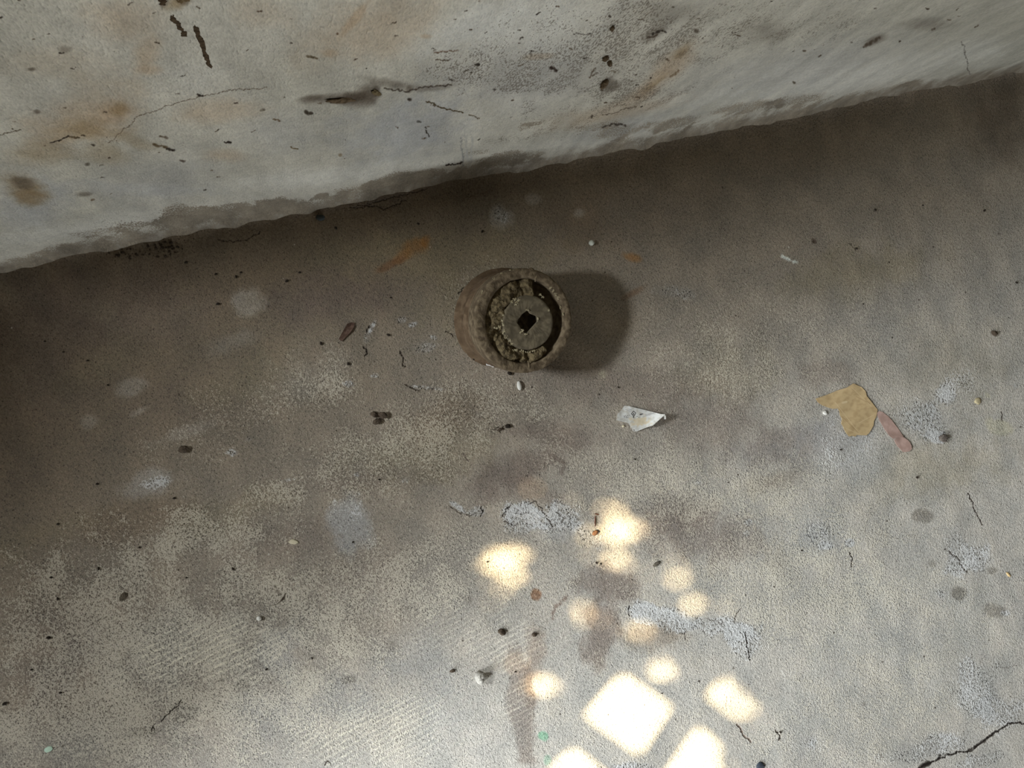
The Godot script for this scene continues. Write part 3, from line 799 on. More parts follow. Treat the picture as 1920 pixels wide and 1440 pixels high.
	var wl := [
		[[[204, 270], [218, 258], [232, 244], [248, 234], [258, 222], [275, 218], [300, 212], [320, 204], [350, 197], [380, 188], [405, 182], [430, 175], [460, 171], [500, 168]], 0.9, c8(104, 88, 70), 0.5, 0.35, 1.2],
		[[[95, 271], [115, 265], [130, 258]], 1.5, ink, 0.7, 0.4, 0.8], [[[132, 258], [150, 261]], 2.2, c8(90, 76, 54), 0.7, 0.2], [[[0, 255], [20, 250], [40, 246]], 1.2, c8(96, 84, 66), 0.6, 0.3],
		[[[720, 167], [745, 170], [768, 174], [790, 168], [820, 166], [848, 165]], 1.6, c8(78, 68, 58), 0.65, 0.4, 0.8], [[[800, 196], [830, 206], [856, 214], [872, 219]], 1.4, c8(88, 74, 52), 0.8, 0.3, 0.5], [[[880, 222], [900, 228]], 1.2, c8(88, 74, 52), 0.5, 0.3],
		[[[797, 243], [805, 262]], 1.3, ink, 0.6, 0.3], [[[288, 274], [305, 278], [316, 284]], 3.0, c8(92, 76, 52), 0.7, 0.2, 1.0], [[[314, 285], [330, 287]], 3.0, ink, 0.9, 0.3, 1.0], [[[300, 258], [315, 262]], 3.0, c8(92, 78, 62), 0.6, 0.2, 1.0],
		[[[372, 184], [384, 187]], 3.2, ink, 0.85, 0.3], [[[423, 273], [436, 276]], 2.2, ink, 0.9, 0.3], [[[574, 215], [588, 219]], 3.4, c8(64, 56, 46), 0.8, 0.2], [[[578, 106], [596, 110]], 3.0, c8(96, 82, 60), 0.7, 0.2], [[[515, 231], [530, 238]], 2.0, c8(112, 92, 68), 0.7, 0.2], [[[548, 282], [560, 286]], 1.4, c8(112, 92, 60), 0.7, 0.2], [[[492, 214], [498, 212]], 3.0, c8(96, 88, 72), 0.6, 0.2], [[[640, 295], [640, 296]], 4.5, c8(112, 92, 60), 0.6, 0.0], [[[340, 308], [350, 310]], 2.4, c8(82, 70, 60), 0.6, 0.2], [[[164, 316], [168, 314]], 3.5, c8(80, 72, 60), 0.6, 0.2], [[[172, 273], [178, 275]], 2.5, ink, 0.6, 0.2],
		[[[768, 189], [773, 191]], 3.4, ink, 0.9, 0.3], [[[786, 230], [792, 231]], 3.0, c8(70, 66, 60), 0.7, 0.2], [[[894, 124], [901, 127]], 3.0, ink, 0.85, 0.3], [[[1034, 133], [1046, 138]], 3.0, c8(56, 44, 36), 0.85, 0.3], [[[845, 155], [852, 156]], 2.6, c8(70, 64, 56), 0.7, 0.2], [[[930, 175], [934, 175]], 2.4, c8(70, 64, 56), 0.7, 0.2], [[[634, 66], [636, 67]], 3.0, c8(96, 70, 48), 0.8, 0.2], [[[818, 116], [842, 118]], 1.3, c8(90, 76, 60), 0.6, 0.2], [[[815, 104], [860, 100]], 1.6, c8(120, 100, 82), 0.6, 0.2],
		[[[1112, 70], [1095, 72], [1075, 71]], 0.9, ink, 0.5, 0.2], [[[1225, 68], [1240, 62], [1250, 64]], 2.6, c8(60, 52, 44), 0.8, 0.2], [[[1215, 76], [1232, 68]], 2.0, c8(84, 72, 60), 0.7, 0.2], [[[1145, 37], [1148, 38]], 2.4, ink, 0.7, 0.2], [[[1305, 65], [1312, 64]], 4.0, c8(80, 70, 58), 0.6, 0.2], [[[1620, 92], [1640, 80], [1652, 74]], 3.0, c8(84, 72, 58), 0.6, 0.2, 2.0], [[[1750, 60], [1756, 58]], 3.0, c8(80, 68, 56), 0.6, 0.2], [[[1488, 155], [1493, 156]], 2.6, c8(90, 80, 66), 0.7, 0.1], [[[1805, 82], [1812, 110], [1818, 140]], 0.9, c8(110, 104, 96), 0.6, 0.3], [[[1615, 5], [1622, 6]], 3.4, c8(72, 62, 52), 0.6, 0.1],
		[[[1105, 148], [1118, 130]], 1.6, c8(100, 84, 68), 0.6, 0.2], [[[1120, 140], [1110, 145]], 1.5, c8(90, 76, 62), 0.6, 0.2], [[[1130, 220], [1150, 216], [1175, 205], [1195, 202]], 1.0, c8(96, 84, 70), 0.6, 0.3], [[[1130, 243], [1150, 238], [1175, 240]], 1.8, c8(70, 62, 54), 0.7, 0.3], [[[838, 314], [870, 310]], 1.8, ink, 0.8, 0.4], [[[1112, 218], [1110, 225]], 2.0, c8(80, 70, 58), 0.6, 0.2], [[[1258, 148], [1275, 135]], 2.0, c8(120, 100, 76), 0.5, 0.0],
		[[[872, 250], [878, 300], [880, 320]], 2.4, c8(182, 182, 176), 0.4, 0.0], [[[886, 262], [884, 318]], 2.4, c8(182, 182, 176), 0.35, 0.0], [[[865, 260], [870, 318]], 2.0, c8(130, 130, 128), 0.35, 0.0],
	]
	r.seed = 41
	for i in 260:
		var q := [r.randf_range(0, 1900), r.randf_range(0, 420)]
		if q[1] > 440 - q[0] * 0.195:
			continue
		if q[0] < 800 and r.randf() < 0.55:
			continue
		var l := r.randf_range(1.0, 9.0)
		fl.size()
		wl.append([[q, [q[0] + l, q[1] - l * r.randf_range(-0.4, 0.6)]], r.randf_range(0.8, 2.0), ink.lerp(c8(110, 92, 72), r.randf()), r.randf_range(0.4, 0.8), 0.25, 0.6])
	var walls := []
	for half in 2:
		var s := Surf.new()
		s.wall = true
		s.u0 = -0.62 + 1.185 * half
		s.du = 1.185
		s.dv = 0.95
		s.v0 = -0.95
		s.h = 1024
		begin_surf(s, half)
		for i in LOW * LOW:
			s.base[i * 3] = 208.0 / 255
			s.base[i * 3 + 1] = 205.0 / 255
			s.base[i * 3 + 2] = 192.0 / 255
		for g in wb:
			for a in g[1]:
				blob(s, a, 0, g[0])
		for a in w_bare:
			blob(s, a, 2, grey)
		for a in w_sand:
			blob(s, a, 1, grey)
		to_bytes(s)
		WorkerThreadPool.wait_for_group_task_completion(WorkerThreadPool.add_group_task(wall_rows.bind(s), 16))
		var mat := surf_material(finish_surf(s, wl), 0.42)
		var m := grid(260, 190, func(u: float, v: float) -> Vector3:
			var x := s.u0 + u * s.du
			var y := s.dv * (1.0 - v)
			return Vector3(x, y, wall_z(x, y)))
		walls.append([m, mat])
	var upper := mottled(c8(160, 156, 144), c8(180, 176, 166), 1.0, 16)
	var bulk := boxes([[Vector3(-0.62, -0.02, -0.25), Vector3(3.8, 3.6, -0.02)], [Vector3(1.75, 0, -0.03), Vector3(3.6, 3.6, 0)], [Vector3(-0.62, 0.95, -0.03), Vector3(1.75, 3.6, 0)]])
	structure("wall_back", joined([walls[0], walls[1], [bulk, upper]]), null, "stained off-white plaster wall with peeled paint along its foot", "wall")


func joined(list: Array) -> ArrayMesh:
	var am := ArrayMesh.new()
	for l in list:
		am.add_surface_from_arrays(Mesh.PRIMITIVE_TRIANGLES, (l[0] as ArrayMesh).surface_get_arrays(0))
		am.surface_set_material(am.get_surface_count() - 1, l[1])
	return am


# ------------------------------------------------------------------ the stump
func axial(nu: int, rows: Array, wobble: float, sd: int, freq := 6.0) -> ArrayMesh:
	# rows of [radius, height] turned about the y axis, uneven as cast and weathered things are
	var n := FastNoiseLite.new()
	n.seed = sd
	n.frequency = freq
	n.fractal_octaves = 4
	return grid(nu, rows.size() - 1, func(u: float, v: float) -> Vector3:
		var k: Array = rows[int(round(v * (rows.size() - 1)))]
		var a := u * TAU
		var c := Vector2(cos(a), sin(a))
		var d := n.get_noise_3d(c.x * k[0] * 30.0, k[1] * 30.0, c.y * k[0] * 30.0) * wobble
		var rr: float = k[0] + d * (0.8 if k[0] > 0.001 else 0.0)
		return Vector3(c.x * rr + (k[2] if k.size() > 2 else 0.0), k[1] + d * 0.7, c.y * rr))


func lump_mesh(r: Vector3, sd: int, rough := 0.25, nu := 14, nv := 9) -> ArrayMesh:
	var n := FastNoiseLite.new()
	n.seed = sd
	n.frequency = 0.9
	n.fractal_octaves = 3
	return grid(nu, nv, func(u: float, v: float) -> Vector3:
		var a := u * TAU
		var b := (v - 0.5) * PI
		var d := Vector3(cos(a) * cos(b), sin(b), sin(a) * cos(b))
		if v < 0.001 or v > 0.999:
			d = Vector3(0, sin(b), 0)
		return d * r * (1.0 + rough * 1.6 * n.get_noise_3dv(d * 1.2 + Vector3(sd, 0, 0))))


func build_stump() -> void:
	var foot := on_floor(946, 600)
	var top := on_floor(983, 602, 0.1)
	var s := thing("pipe_stump", foot, "round rust-brown stump with a square hole in its hub, standing on the concrete floor", "stump")
	var up := (top - foot).normalized()
	var bx := (ax_r - up * ax_r.dot(up)).normalized()
	s.basis = Basis(bx, up, bx.cross(up)).scaled_local(Vector3.ONE * 1.022)
	var rust := mottled(c8(84, 68, 51), c8(118, 100, 79), 9.0, 51, 0.25)
	var rim_m := mottled(c8(82, 70, 54), c8(124, 110, 88), 12.0, 52, 0.2)
	var hub_m := mottled(c8(90, 82, 66), c8(116, 106, 86), 10.0, 53, 0.07)
	var mud := mottled(c8(72, 62, 44), c8(122, 108, 80), 16.0, 54, 0.5)
	var crust := mottled(c8(150, 138, 106), c8(190, 180, 150), 40.0, 55, 0.2)
	obj("base_collar", axial(96, [[0.0945, -0.004], [0.0915, 0.002], [0.0880, 0.006], [0.0860, 0.012], [0.0850, 0.024], [0.0868, 0.027], [0.0870, 0.033], [0.0845, 0.036], [0.0838, 0.040], [0.0855, 0.043], [0.0858, 0.050], [0.0830, 0.054], [0.080, 0.0585], [0.078, 0.0585]], 0.0018, 3), rust, s)
	obj("rim", axial(120, [[0.0810, 0.0560], [0.0838, 0.0575], [0.0868, 0.0600], [0.0886, 0.0640], [0.0892, 0.0740], [0.0892, 0.0860], [0.0890, 0.0950], [0.0884, 0.0985], [0.0868, 0.1000], [0.0830, 0.1002], [0.0770, 0.0998, 0.001], [0.0740, 0.0990, 0.003], [0.0725, 0.0970, 0.0035], [0.0715, 0.0920, 0.0035], [0.0710, 0.0820, 0.003], [0.0700, 0.0720, 0.002], [0.0690, 0.0680], [0.0600, 0.0660], [0.0400, 0.0660], [0.0120, 0.0660], [0.0000, 0.0660]], 0.0014, 7), rim_m, s)
	# hub with its square hole
	var hole := [[750, 515], [778, 542], [835, 562], [842, 610], [800, 655], [740, 714], [700, 672], [658, 622], [668, 592], [705, 545]]
	var hc := Vector2(755, 618)
	var hn := FastNoiseLite.new()
	hn.seed = 12
	hn.frequency = 1.0
	var at_hole := func(a: float) -> float:
		var d := Vector2(cos(a), sin(a))
		for k in hole.size():
			var p := Vector2(hole[k][0], hole[k][1]) - hc
			var q := Vector2(hole[(k + 1) % hole.size()][0], hole[(k + 1) % hole.size()][1]) - hc
			var den := d.cross(q - p)
			if absf(den) < 1e-6:
				continue
			var t := p.cross(q - p) / den
			var w := p.cross(d) / den
			if t > 0 and w >= -0.001 and w <= 1.001:
				return t * 0.000202
		return 0.018
	var hub := grid(128, 18, func(u: float, v: float) -> Vector3:
		var a := u * TAU
		var j := int(round(v * 18))
		var inner: float = at_hole.call(a)
		var outer := 0.0462 + hn.get_noise_1d(u * 40.0) * 0.0016 * sin(u * PI)
		var r := 0.0
		var y := 0.0
		if j < 5:
			r = outer + 0.002 * (1.0 - j / 5.0)
			y = lerpf(0.060, 0.0965, j / 4.0)
		elif j <= 13:
			var t := (j - 5) / 8.0
			r = lerpf(outer - 0.001, inner + 0.0008, t)
			y = 0.0985 - 0.0012 * t + hn.get_noise_2d(cos(a) * r * 160.0, sin(a) * r * 160.0) * 0.0010
		else:
			var t := (j - 14) / 4.0
			r = lerpf(inner, 0.042, smoothstep(0.3, 1.0, t))
			y = lerpf(0.0970, 0.078, t)
		return Vector3((hc.x - 718) * 0.000202 + cos(a) * r, y, (hc.y - 605) * 0.000202 + sin(a) * r))
	obj("hub", hub, hub_m, s)
	# mortar left in the groove, broken away on the right-hand side
	var mn := FastNoiseLite.new()
	mn.seed = 8
	mn.frequency = 1.0
	mn.fractal_octaves = 4
	var ends := [deg_to_rad(42), deg_to_rad(292)]
	var fill := grid(150, 12, func(u: float, v: float) -> Vector3:
		var a := lerpf(ends[0], ends[1], u)
		var c := Vector2(cos(a), sin(a))
		var hx := Vector2((hc.x - 718) * 0.000202, (hc.y - 605) * 0.000202)
		var p := (hx + c * 0.0445).lerp(c * 0.0735 + Vector2(0.0025, 0), v)
		var n := mn.get_noise_2d(p.x * 22.0, p.y * 22.0)
		var y := 0.0935 + n * 0.013 + 0.004 * sin(v * PI) + 0.0018 * mn.get_noise_2d(p.x * 90.0, p.y * 90.0)
		y = maxf(y - 0.004 * smoothstep(0.72, 0.95, v) * (0.5 + n), 0.07)
		var edge := minf(u, 1.0 - u)
		y = lerpf(0.064, minf(y, 0.1), smoothstep(0.0, 0.05, edge + n * 0.02))
		return Vector3(p.x, y, p.y))
	obj("mortar_fill", fill, mud, s)
	# pale crust along the hub's left edge
	var cr := RandomNumberGenerator.new()
	cr.seed = 5
	var st := SurfaceTool.new()
	st.begin(Mesh.PRIMITIVE_TRIANGLES)
	for q in [[625, 425, 16, 12], [650, 445, 14, 10], [600, 445, 10, 8], [640, 470, 10, 8], [668, 430, 9, 7], [530, 560, 7, 8], [522, 600, 7, 12], [535, 640, 6, 10], [548, 690, 7, 12], [560, 740, 16, 12], [590, 770, 10, 10], [612, 800, 8, 8], [470, 665, 18, 8], [500, 655, 10, 8], [540, 700, 8, 14], [640, 850, 18, 6], [700, 855, 22, 6], [760, 865, 22, 5], [810, 855, 12, 5], [870, 380, 12, 7], [890, 400, 12, 7], [950, 320, 12, 9], [975, 345, 10, 9], [1000, 375, 8, 10], [1025, 405, 6, 12], [1060, 480, 5, 14], [1075, 540, 4, 16], [940, 510, 6, 8], [400, 330, 10, 10], [345, 390, 6, 14], [300, 600, 5, 9], [312, 470, 4, 30], [345, 385, 6, 22], [395, 320, 10, 18], [450, 265, 16, 12], [520, 218, 20, 8], [600, 186, 22, 5], [745, 512, 14, 4], [842, 590, 3, 16], [700, 690, 14, 14], [740, 716, 10, 4]]:
		for i in 9:
			var p := Vector3((q[0] - 718 + cr.randf_range(-1, 1) * q[2]) * 0.000202, 0.0985 if q[0] < 860 or q[0] > 1060 or q[1] > 600 else 0.0945, (q[1] - 605 + cr.randf_range(-1, 1) * q[3]) * 0.000202)
			if q[0] > 930 and q[0] < 1060:
				p.y = 0.0995
			st.append_from(lump_mesh(Vector3(0.0013 * cr.randf_range(0.3, 1.2), 0.0006, 0.0013 * cr.randf_range(0.3, 1.2)), cr.randi() % 1000, 0.3, 7, 5), 0, Transform3D(Basis(), p))
	var cm := obj("lime_crust", st.commit(), crust, s)
	cm.set_meta("kind", "stuff")
	cm.set_meta("label", "pale lime crust round the hub")
	# seam ribs where the rim halves meet
	for q in [[770, 205, 46, 45, 0.0], [772, 985, 12, 40, 0.1], [816, 235, 9, 40, -0.15]]:
		var ribm := lump_mesh(Vector3(q[2] * 0.000202, 0.0018, q[3] * 0.000202), int(q[1]), 0.15, 18, 9)
		var rb := obj("seam_rib", ribm, rim_m, s)
		rb.position = Vector3((q[0] - 718) * 0.000202, 0.0985, (q[1] - 605) * 0.000202)
		rb.rotation.y = q[4]


# ------------------------------------------------------------------ paper
func sheet(poly: Array, height: Callable, thick: float, step: float, mat: Material, called: String, parent: Node) -> MeshInstance3D:
	var ring := PackedVector2Array()
	for k in poly.size():
		var p := Vector2(poly[k][0], poly[k][1])
		var q := Vector2(poly[(k + 1) % poly.size()][0], poly[(k + 1) % poly.size()][1])
		var n := maxi(1, int(p.distance_to(q) / step))
		for i in n:
			ring.append(p.lerp(q, i / float(n)))
	var lo := ring[0]
	var hi := ring[0]
	for p in ring:
		lo = lo.min(p)
		hi = hi.max(p)
	var pts := ring.duplicate()
	var y := lo.y + step * 0.5
	var odd := false
	while y < hi.y:
		var x := lo.x + (step * 0.5 if odd else 0.0)
		while x < hi.x:
			var p := Vector2(x, y)
			if Geometry2D.is_point_in_polygon(p, ring):
				var near := false
				for q in ring:
					if q.distance_to(p) < step * 0.6:
						near = true
						break
				if not near:
					pts.append(p)
			x += step
		y += step * 0.87
		odd = not odd
	var tri := Geometry2D.triangulate_delaunay(pts)
	var org: Vector3 = (parent as Node3D).position
	var top := PackedVector3Array()
	for p in pts:
		var f := on_floor(p.x, p.y)
		var h: float = height.call(p.x, p.y) + floor_y(f.x, f.z) + thick + 0.0004
		top.append(on_floor(p.x, p.y, h) - org)
	var st := SurfaceTool.new()
	st.begin(Mesh.PRIMITIVE_TRIANGLES)
	var put := func(i: int, dy: float) -> void:
		st.set_uv((pts[i] - lo) / (hi - lo))
		st.add_vertex(top[i] + Vector3(0, dy, 0))
	for k in range(0, tri.size(), 3):
		var a := pts[tri[k]]
		var b := pts[tri[k + 1]]
		var c := pts[tri[k + 2]]
		if not Geometry2D.is_point_in_polygon((a + b + c) / 3.0, ring):
			continue
		var order := [tri[k], tri[k + 1], tri[k + 2]] if (b - a).cross(c - a) > 0 else [tri[k], tri[k + 2], tri[k + 1]]
		st.set_smooth_group(0)
		for i in order:
			put.call(i, 0.0)
		st.set_smooth_group(1)
		for i in [order[0], order[2], order[1]]:
			put.call(i, -thick)
	var turn := Geometry2D.is_polygon_clockwise(ring)
	st.set_smooth_group(2)
	for i in ring.size():
		var j := (i + 1) % ring.size()
		var p := j if turn else i
		var q := i if turn else j
		for e in [[p, 0.0], [q, 0.0], [q, -thick], [p, 0.0], [q, -thick], [p, -thick]]:
			put.call(e[0], e[1])
	st.generate_normals()
	return obj(called, st.commit(), mat, parent)


func print_pic(w: int, h: int, ground: Color, blotch: Color, sd: int, freq: float) -> Image:
	var n := FastNoiseLite.new()
	n.seed = sd
	n.frequency = freq
	n.fractal_octaves = 5
	var im := Image.create(w, h, false, Image.FORMAT_RGB8)
	for y in h:
		for x in w:
			im.set_pixel(x, y, ground.lerp(blotch, clampf(n.get_noise_2d(x, y) * 1.6 + 0.25, 0.0, 1.0)))
	return im


func dab(im: Image, x0: float, y0: float, x1: float, y1: float, r: float, c: Color) -> void:
	var n := int(Vector2(x1 - x0, y1 - y0).length() / maxf(1.0, r * 0.5)) + 1
	for i in n + 1:
		var p := Vector2(x0, y0).lerp(Vector2(x1, y1), i / float(n))
		for y in range(int(p.y - r), int(p.y + r) + 1):
			for x in range(int(p.x - r), int(p.x + r) + 1):
				if x >= 0 and y >= 0 and x < im.get_width() and y < im.get_height() and Vector2(x, y).distance_to(p) <= r:
					im.set_pixel(x, y, c)


func flat_mat(im: Image, rough := 0.85) -> StandardMaterial3D:
	var m := StandardMaterial3D.new()
	m.albedo_texture = ImageTexture.create_from_image(im)
	m.roughness = rough
	m.metallic_specular = 0.35
	return m


func build_scraps() -> void:
	# white printed paper, its right-hand corner lifted
	var im := print_pic(384, 204, c8(214, 214, 208), c8(190, 186, 174), 3, 0.02)
	var n := FastNoiseLite.new()
	n.seed = 9
	n.frequency = 0.025
	n.fractal_octaves = 4
	for y in range(60, 175):
		for x in range(90, 290):
			var e := Vector2((x - 190) / 105.0, (y - 125) / 50.0).length() + n.get_noise_2d(x, y)
			im.set_pixel(x, y, im.get_pixel(x, y).lerp(c8(206, 186, 146), 0.6 * (1.0 - smoothstep(0.3, 1.0, e))))
	var ink := c8(52, 50, 50)
	# boxed sign in a tilted square, then worn type
	for k in 4:
		var c := [[136, 42], [154, 58], [138, 84], [118, 64]]
		dab(im, c[k][0], c[k][1], c[(k + 1) % 4][0], c[(k + 1) % 4][1], 2.5, ink)
	dab(im, 130, 58, 142, 68, 1.8, ink)
	dab(im, 140, 56, 134, 70, 1.8, ink)
	dab(im, 127, 66, 138, 74, 1.8, ink)
	dab(im, 134, 88, 138, 94, 3.5, ink)
	dab(im, 188, 69, 202, 67, 4.5, c8(70, 70, 72))
	dab(im, 206, 64, 210, 65, 3.0, c8(96, 96, 96))
	for q in [[56, 80, 64, 86], [64, 86, 70, 76], [60, 92, 66, 94], [76, 82, 82, 92], [84, 78, 90, 80], [88, 92, 92, 96], [98, 76, 106, 74], [74, 92, 80, 98], [158, 86, 170, 82], [174, 92, 182, 96]]:
		dab(im, q[0], q[1], q[2], q[3], 1.6, c8(92, 90, 88))
	dab(im, 138, 192, 142, 194, 3.5, c8(84, 74, 60))
	for q in [[70, 30, 110, 44], [96, 26, 120, 34], [210, 88, 300, 60], [230, 70, 320, 52]]:
		dab(im, q[0], q[1], q[2], q[3], 2.0, c8(168, 168, 166))
	var paper := thing("paper_scrap", on_floor(1198, 787), "crumpled white paper scrap with worn print and one lifted corner, below the stump", "paper")
	sheet([[1171, 760.6], [1180, 761.6], [1205, 767.5], [1240, 776.5], [1246, 776.2], [1244, 780], [1224, 798], [1212, 801.5], [1194, 809], [1187.5, 808.5], [1178, 793], [1167, 790.5], [1156, 787.7], [1158, 776], [1164, 771]], func(x: float, y: float) -> float:
		var lift_r := smoothstep(1196.0, 1248.0, x + (y - 790.0) * 0.5)
		var crease := absf((x - 1168.0) * 0.75 + (y - 776.0) * 0.55 - 5.0)
		return 0.024 * lift_r * lift_r + 0.004 + 0.0014 * exp(-crease * crease / 20.0) + 0.0008 * sin(x * 0.11 + y * 0.16) + 0.0030 * smoothstep(1170.0, 1156.0, x)
		, 0.0004, 3.0, flat_mat(im), "sheet", paper)
	sheet([[1242, 776.6], [1246.5, 776.4], [1248.6, 781], [1249, 786], [1245, 786.2], [1245.4, 781.5]], func(x: float, y: float) -> float: return 0.026 - 0.0018 * (y - 776.0), 0.0004, 2.0, plain(c8(216, 214, 206), 0.85), "folded_corner", paper)
	# torn tan cardboard
	var tan_im := print_pic(256, 256, c8(194, 170, 128), c8(178, 153, 112), 21, 0.03)
	for q in [[60, 180, 190, 250, 0.8], [150, 20, 230, 110, 1.0], [80, 90, 180, 240, 0.7], [178, 190, 240, 150, 0.8]]:
		dab(tan_im, q[0], q[1], q[2], q[3], 1.2, c8(206, 184, 144))
	dab(tan_im, 112, 92, 126, 88, 5.0, c8(210, 190, 150))
	dab(tan_im, 166, 62, 226, 96, 1.2, c8(164, 138, 98))
	dab(tan_im, 110, 160, 176, 236, 1.0, c8(158, 132, 92))
	var z5 := func(list: Array) -> Array:
		var o := []
		for p in list:
			o.append([1480.0 + p[0] / 4.364, 680.0 + p[1] / 4.364])
		return o
	var card := thing("cardboard_scrap", on_floor(1592, 770), "torn flat tan cardboard scrap with a ragged lower edge", "cardboard")
	sheet(z5.call([[215, 295], [310, 262], [400, 225], [470, 205], [525, 170], [590, 200], [625, 235], [635, 275], [680, 330], [722, 385], [712, 440], [692, 480], [690, 510], [672, 545], [660, 565], [650, 580], [630, 595], [590, 594], [552, 592], [540, 606], [515, 598], [490, 605], [468, 580], [450, 550], [440, 520], [425, 500], [432, 460], [415, 430], [412, 400], [398, 375], [355, 378], [310, 365], [270, 350], [235, 325]]), func(x: float, y: float) -> float:
		return 0.0012 + 0.0012 * smoothstep(1612.0, 1596.0, x) * smoothstep(735.0, 722.0, y) + 0.0006 * sin(x * 0.13 + y * 0.08) + 0.0012 * smoothstep(790.0, 818.0, y), 0.0007, 4.0, flat_mat(tan_im, 0.95), "sheet", card)
	# pinkish brown strip, folded near its lower end
	var pink := mottled(c8(172, 144, 132), c8(184, 156, 144), 12.0, 61, 0.03)
	var strip := thing("paper_strip", on_floor(1672, 806), "narrow pinkish brown paper strip folded near its lower end, touching the tan scrap", "paper strip")
	sheet(z5.call([[716, 412], [735, 396], [762, 402], [810, 440], [838, 470], [860, 500], [895, 545], [925, 590], [935, 612], [890, 612], [850, 624], [820, 600], [780, 545], [760, 510], [735, 470]]), func(x: float, y: float) -> float: return 0.0010 + 0.0006 * sin(y * 0.2) + 0.002 * smoothstep(812.0, 820.0, y), 0.0005, 3.0, pink, "sheet", strip)
	sheet(z5.call([[858, 632], [885, 612], [935, 608], [968, 632], [985, 650], [1000, 680], [1004, 704], [985, 725], [955, 731], [930, 730], [905, 705], [890, 690], [870, 662]]), func(x: float, y: float) -> float: return 0.0022 + 0.0030 * smoothstep(1690.0, 1677.0, x) * smoothstep(836.0, 822.0, y), 0.0005, 3.0, pink, "folded_end", strip)
	# brown leaf fragment, curled at the edge
	var leaf := thing("leaf_fragment", on_floor(651, 622), "reddish brown curled leaf fragment left of the stump", "leaf")
	sheet([[635, 636], [640, 626], [646, 616], [651, 607], [659, 604], [665, 605], [664, 613], [658, 622], [650, 630], [641, 640]], func(x: float, y: float) -> float:
		var d := (x - 650.0) * 0.75 + (y - 622.0) * 0.62
		return 0.0008 + 0.00006 * d * d, 0.0004, 2.5, mottled(c8(80, 62, 52), c8(104, 84, 72), 30.0, 71, 0.05), "blade", leaf)
	# white folded chip at the foot of the stump
	var chip := thing("paper_chip", on_floor(917, 685), "small white folded paper chip at the lower left foot of the stump", "paper")
	sheet([[909, 676.5], [913, 677.5], [921, 682], [926.5, 687], [925, 689], [920, 686.5], [912, 685], [911, 681]], func(x: float, y: float) -> float: return 0.001 + 0.006 * smoothstep(690.0, 677.0, y), 0.0005, 2.0, plain(c8(222, 220, 216), 0.8), "flake", chip)


# ------------------------------------------------------------------ crumbs, stones, mud
func lump(called: String, px: float, py: float, rx: float, ry: float, tall: float, turn: float, mat: Material, sd: int, label: String, category: String, group := "", rough := 0.25) -> MeshInstance3D:
	# half-sizes in picture pixels on the floor; tall is a share of the smaller one
	var p := on_floor(px, py)
	var k := p.distance_to(eye) / FOCAL
	var h := minf(rx, ry) * k * tall
	var o := obj(called, lump_mesh(Vector3(rx * k, h, ry * k), sd, rough), mat)
	o.position = Vector3(p.x, floor_y(p.x, p.z) + h * 0.8, p.z)
	o.rotation.y = -YAW - deg_to_rad(turn)
	tag(o, label, category, group)
	return o


func wall_lump(called: String, px: float, py: float, r: Vector3, lean: float, mat: Material, sd: int, label: String, category: String, group := "") -> void:
	var p := on_wall(px, py)
	var o := obj(called, lump_mesh(r, sd, 0.3, 16, 10), mat)
	o.position = Vector3(p.x, p.y, wall_z(p.x, p.y) + r.z * 0.45)
	o.rotation.z = lean
	tag(o, label, category, group)


func mud_run(a: Vector2, b: Vector2, width: float, mat: Material, sd: int, label: String) -> void:
	# dried mud streak climbing the plaster: a lumpy half-round cord
	var p := on_wall(a.x, a.y)
	var q := on_wall(b.x, b.y)
	var n := FastNoiseLite.new()
	n.seed = sd
	n.frequency = 1.0
	n.fractal_octaves = 3
	var along := (q - p)
	var side := along.normalized().cross(Vector3.BACK)
	var org := (p + q) * 0.5
	var m := grid(10, 60, func(u: float, v: float) -> Vector3:
		var c := p + along * v + side * n.get_noise_1d(v * 3.0 + 40.0) * width * 0.9
		var w := width * (0.95 + 0.35 * n.get_noise_1d(v * 4.0)) * sqrt(clampf(minf(v, 1.0 - v) * 8.0, 0.02, 1.0))
		var t := (u - 0.5) * PI
		var bump := 1.0 + 0.5 * n.get_noise_2d(u * 3.0, v * 12.0)
		return Vector3(c.x, c.y, wall_z(c.x, c.y) - 0.001) + side * sin(t) * w + Vector3(0, 0, cos(t) * w * 0.55 * bump) - org)
	var o := obj("mud_streak", m, mat)
	o.position = org
	tag(o, label, "mud streak")


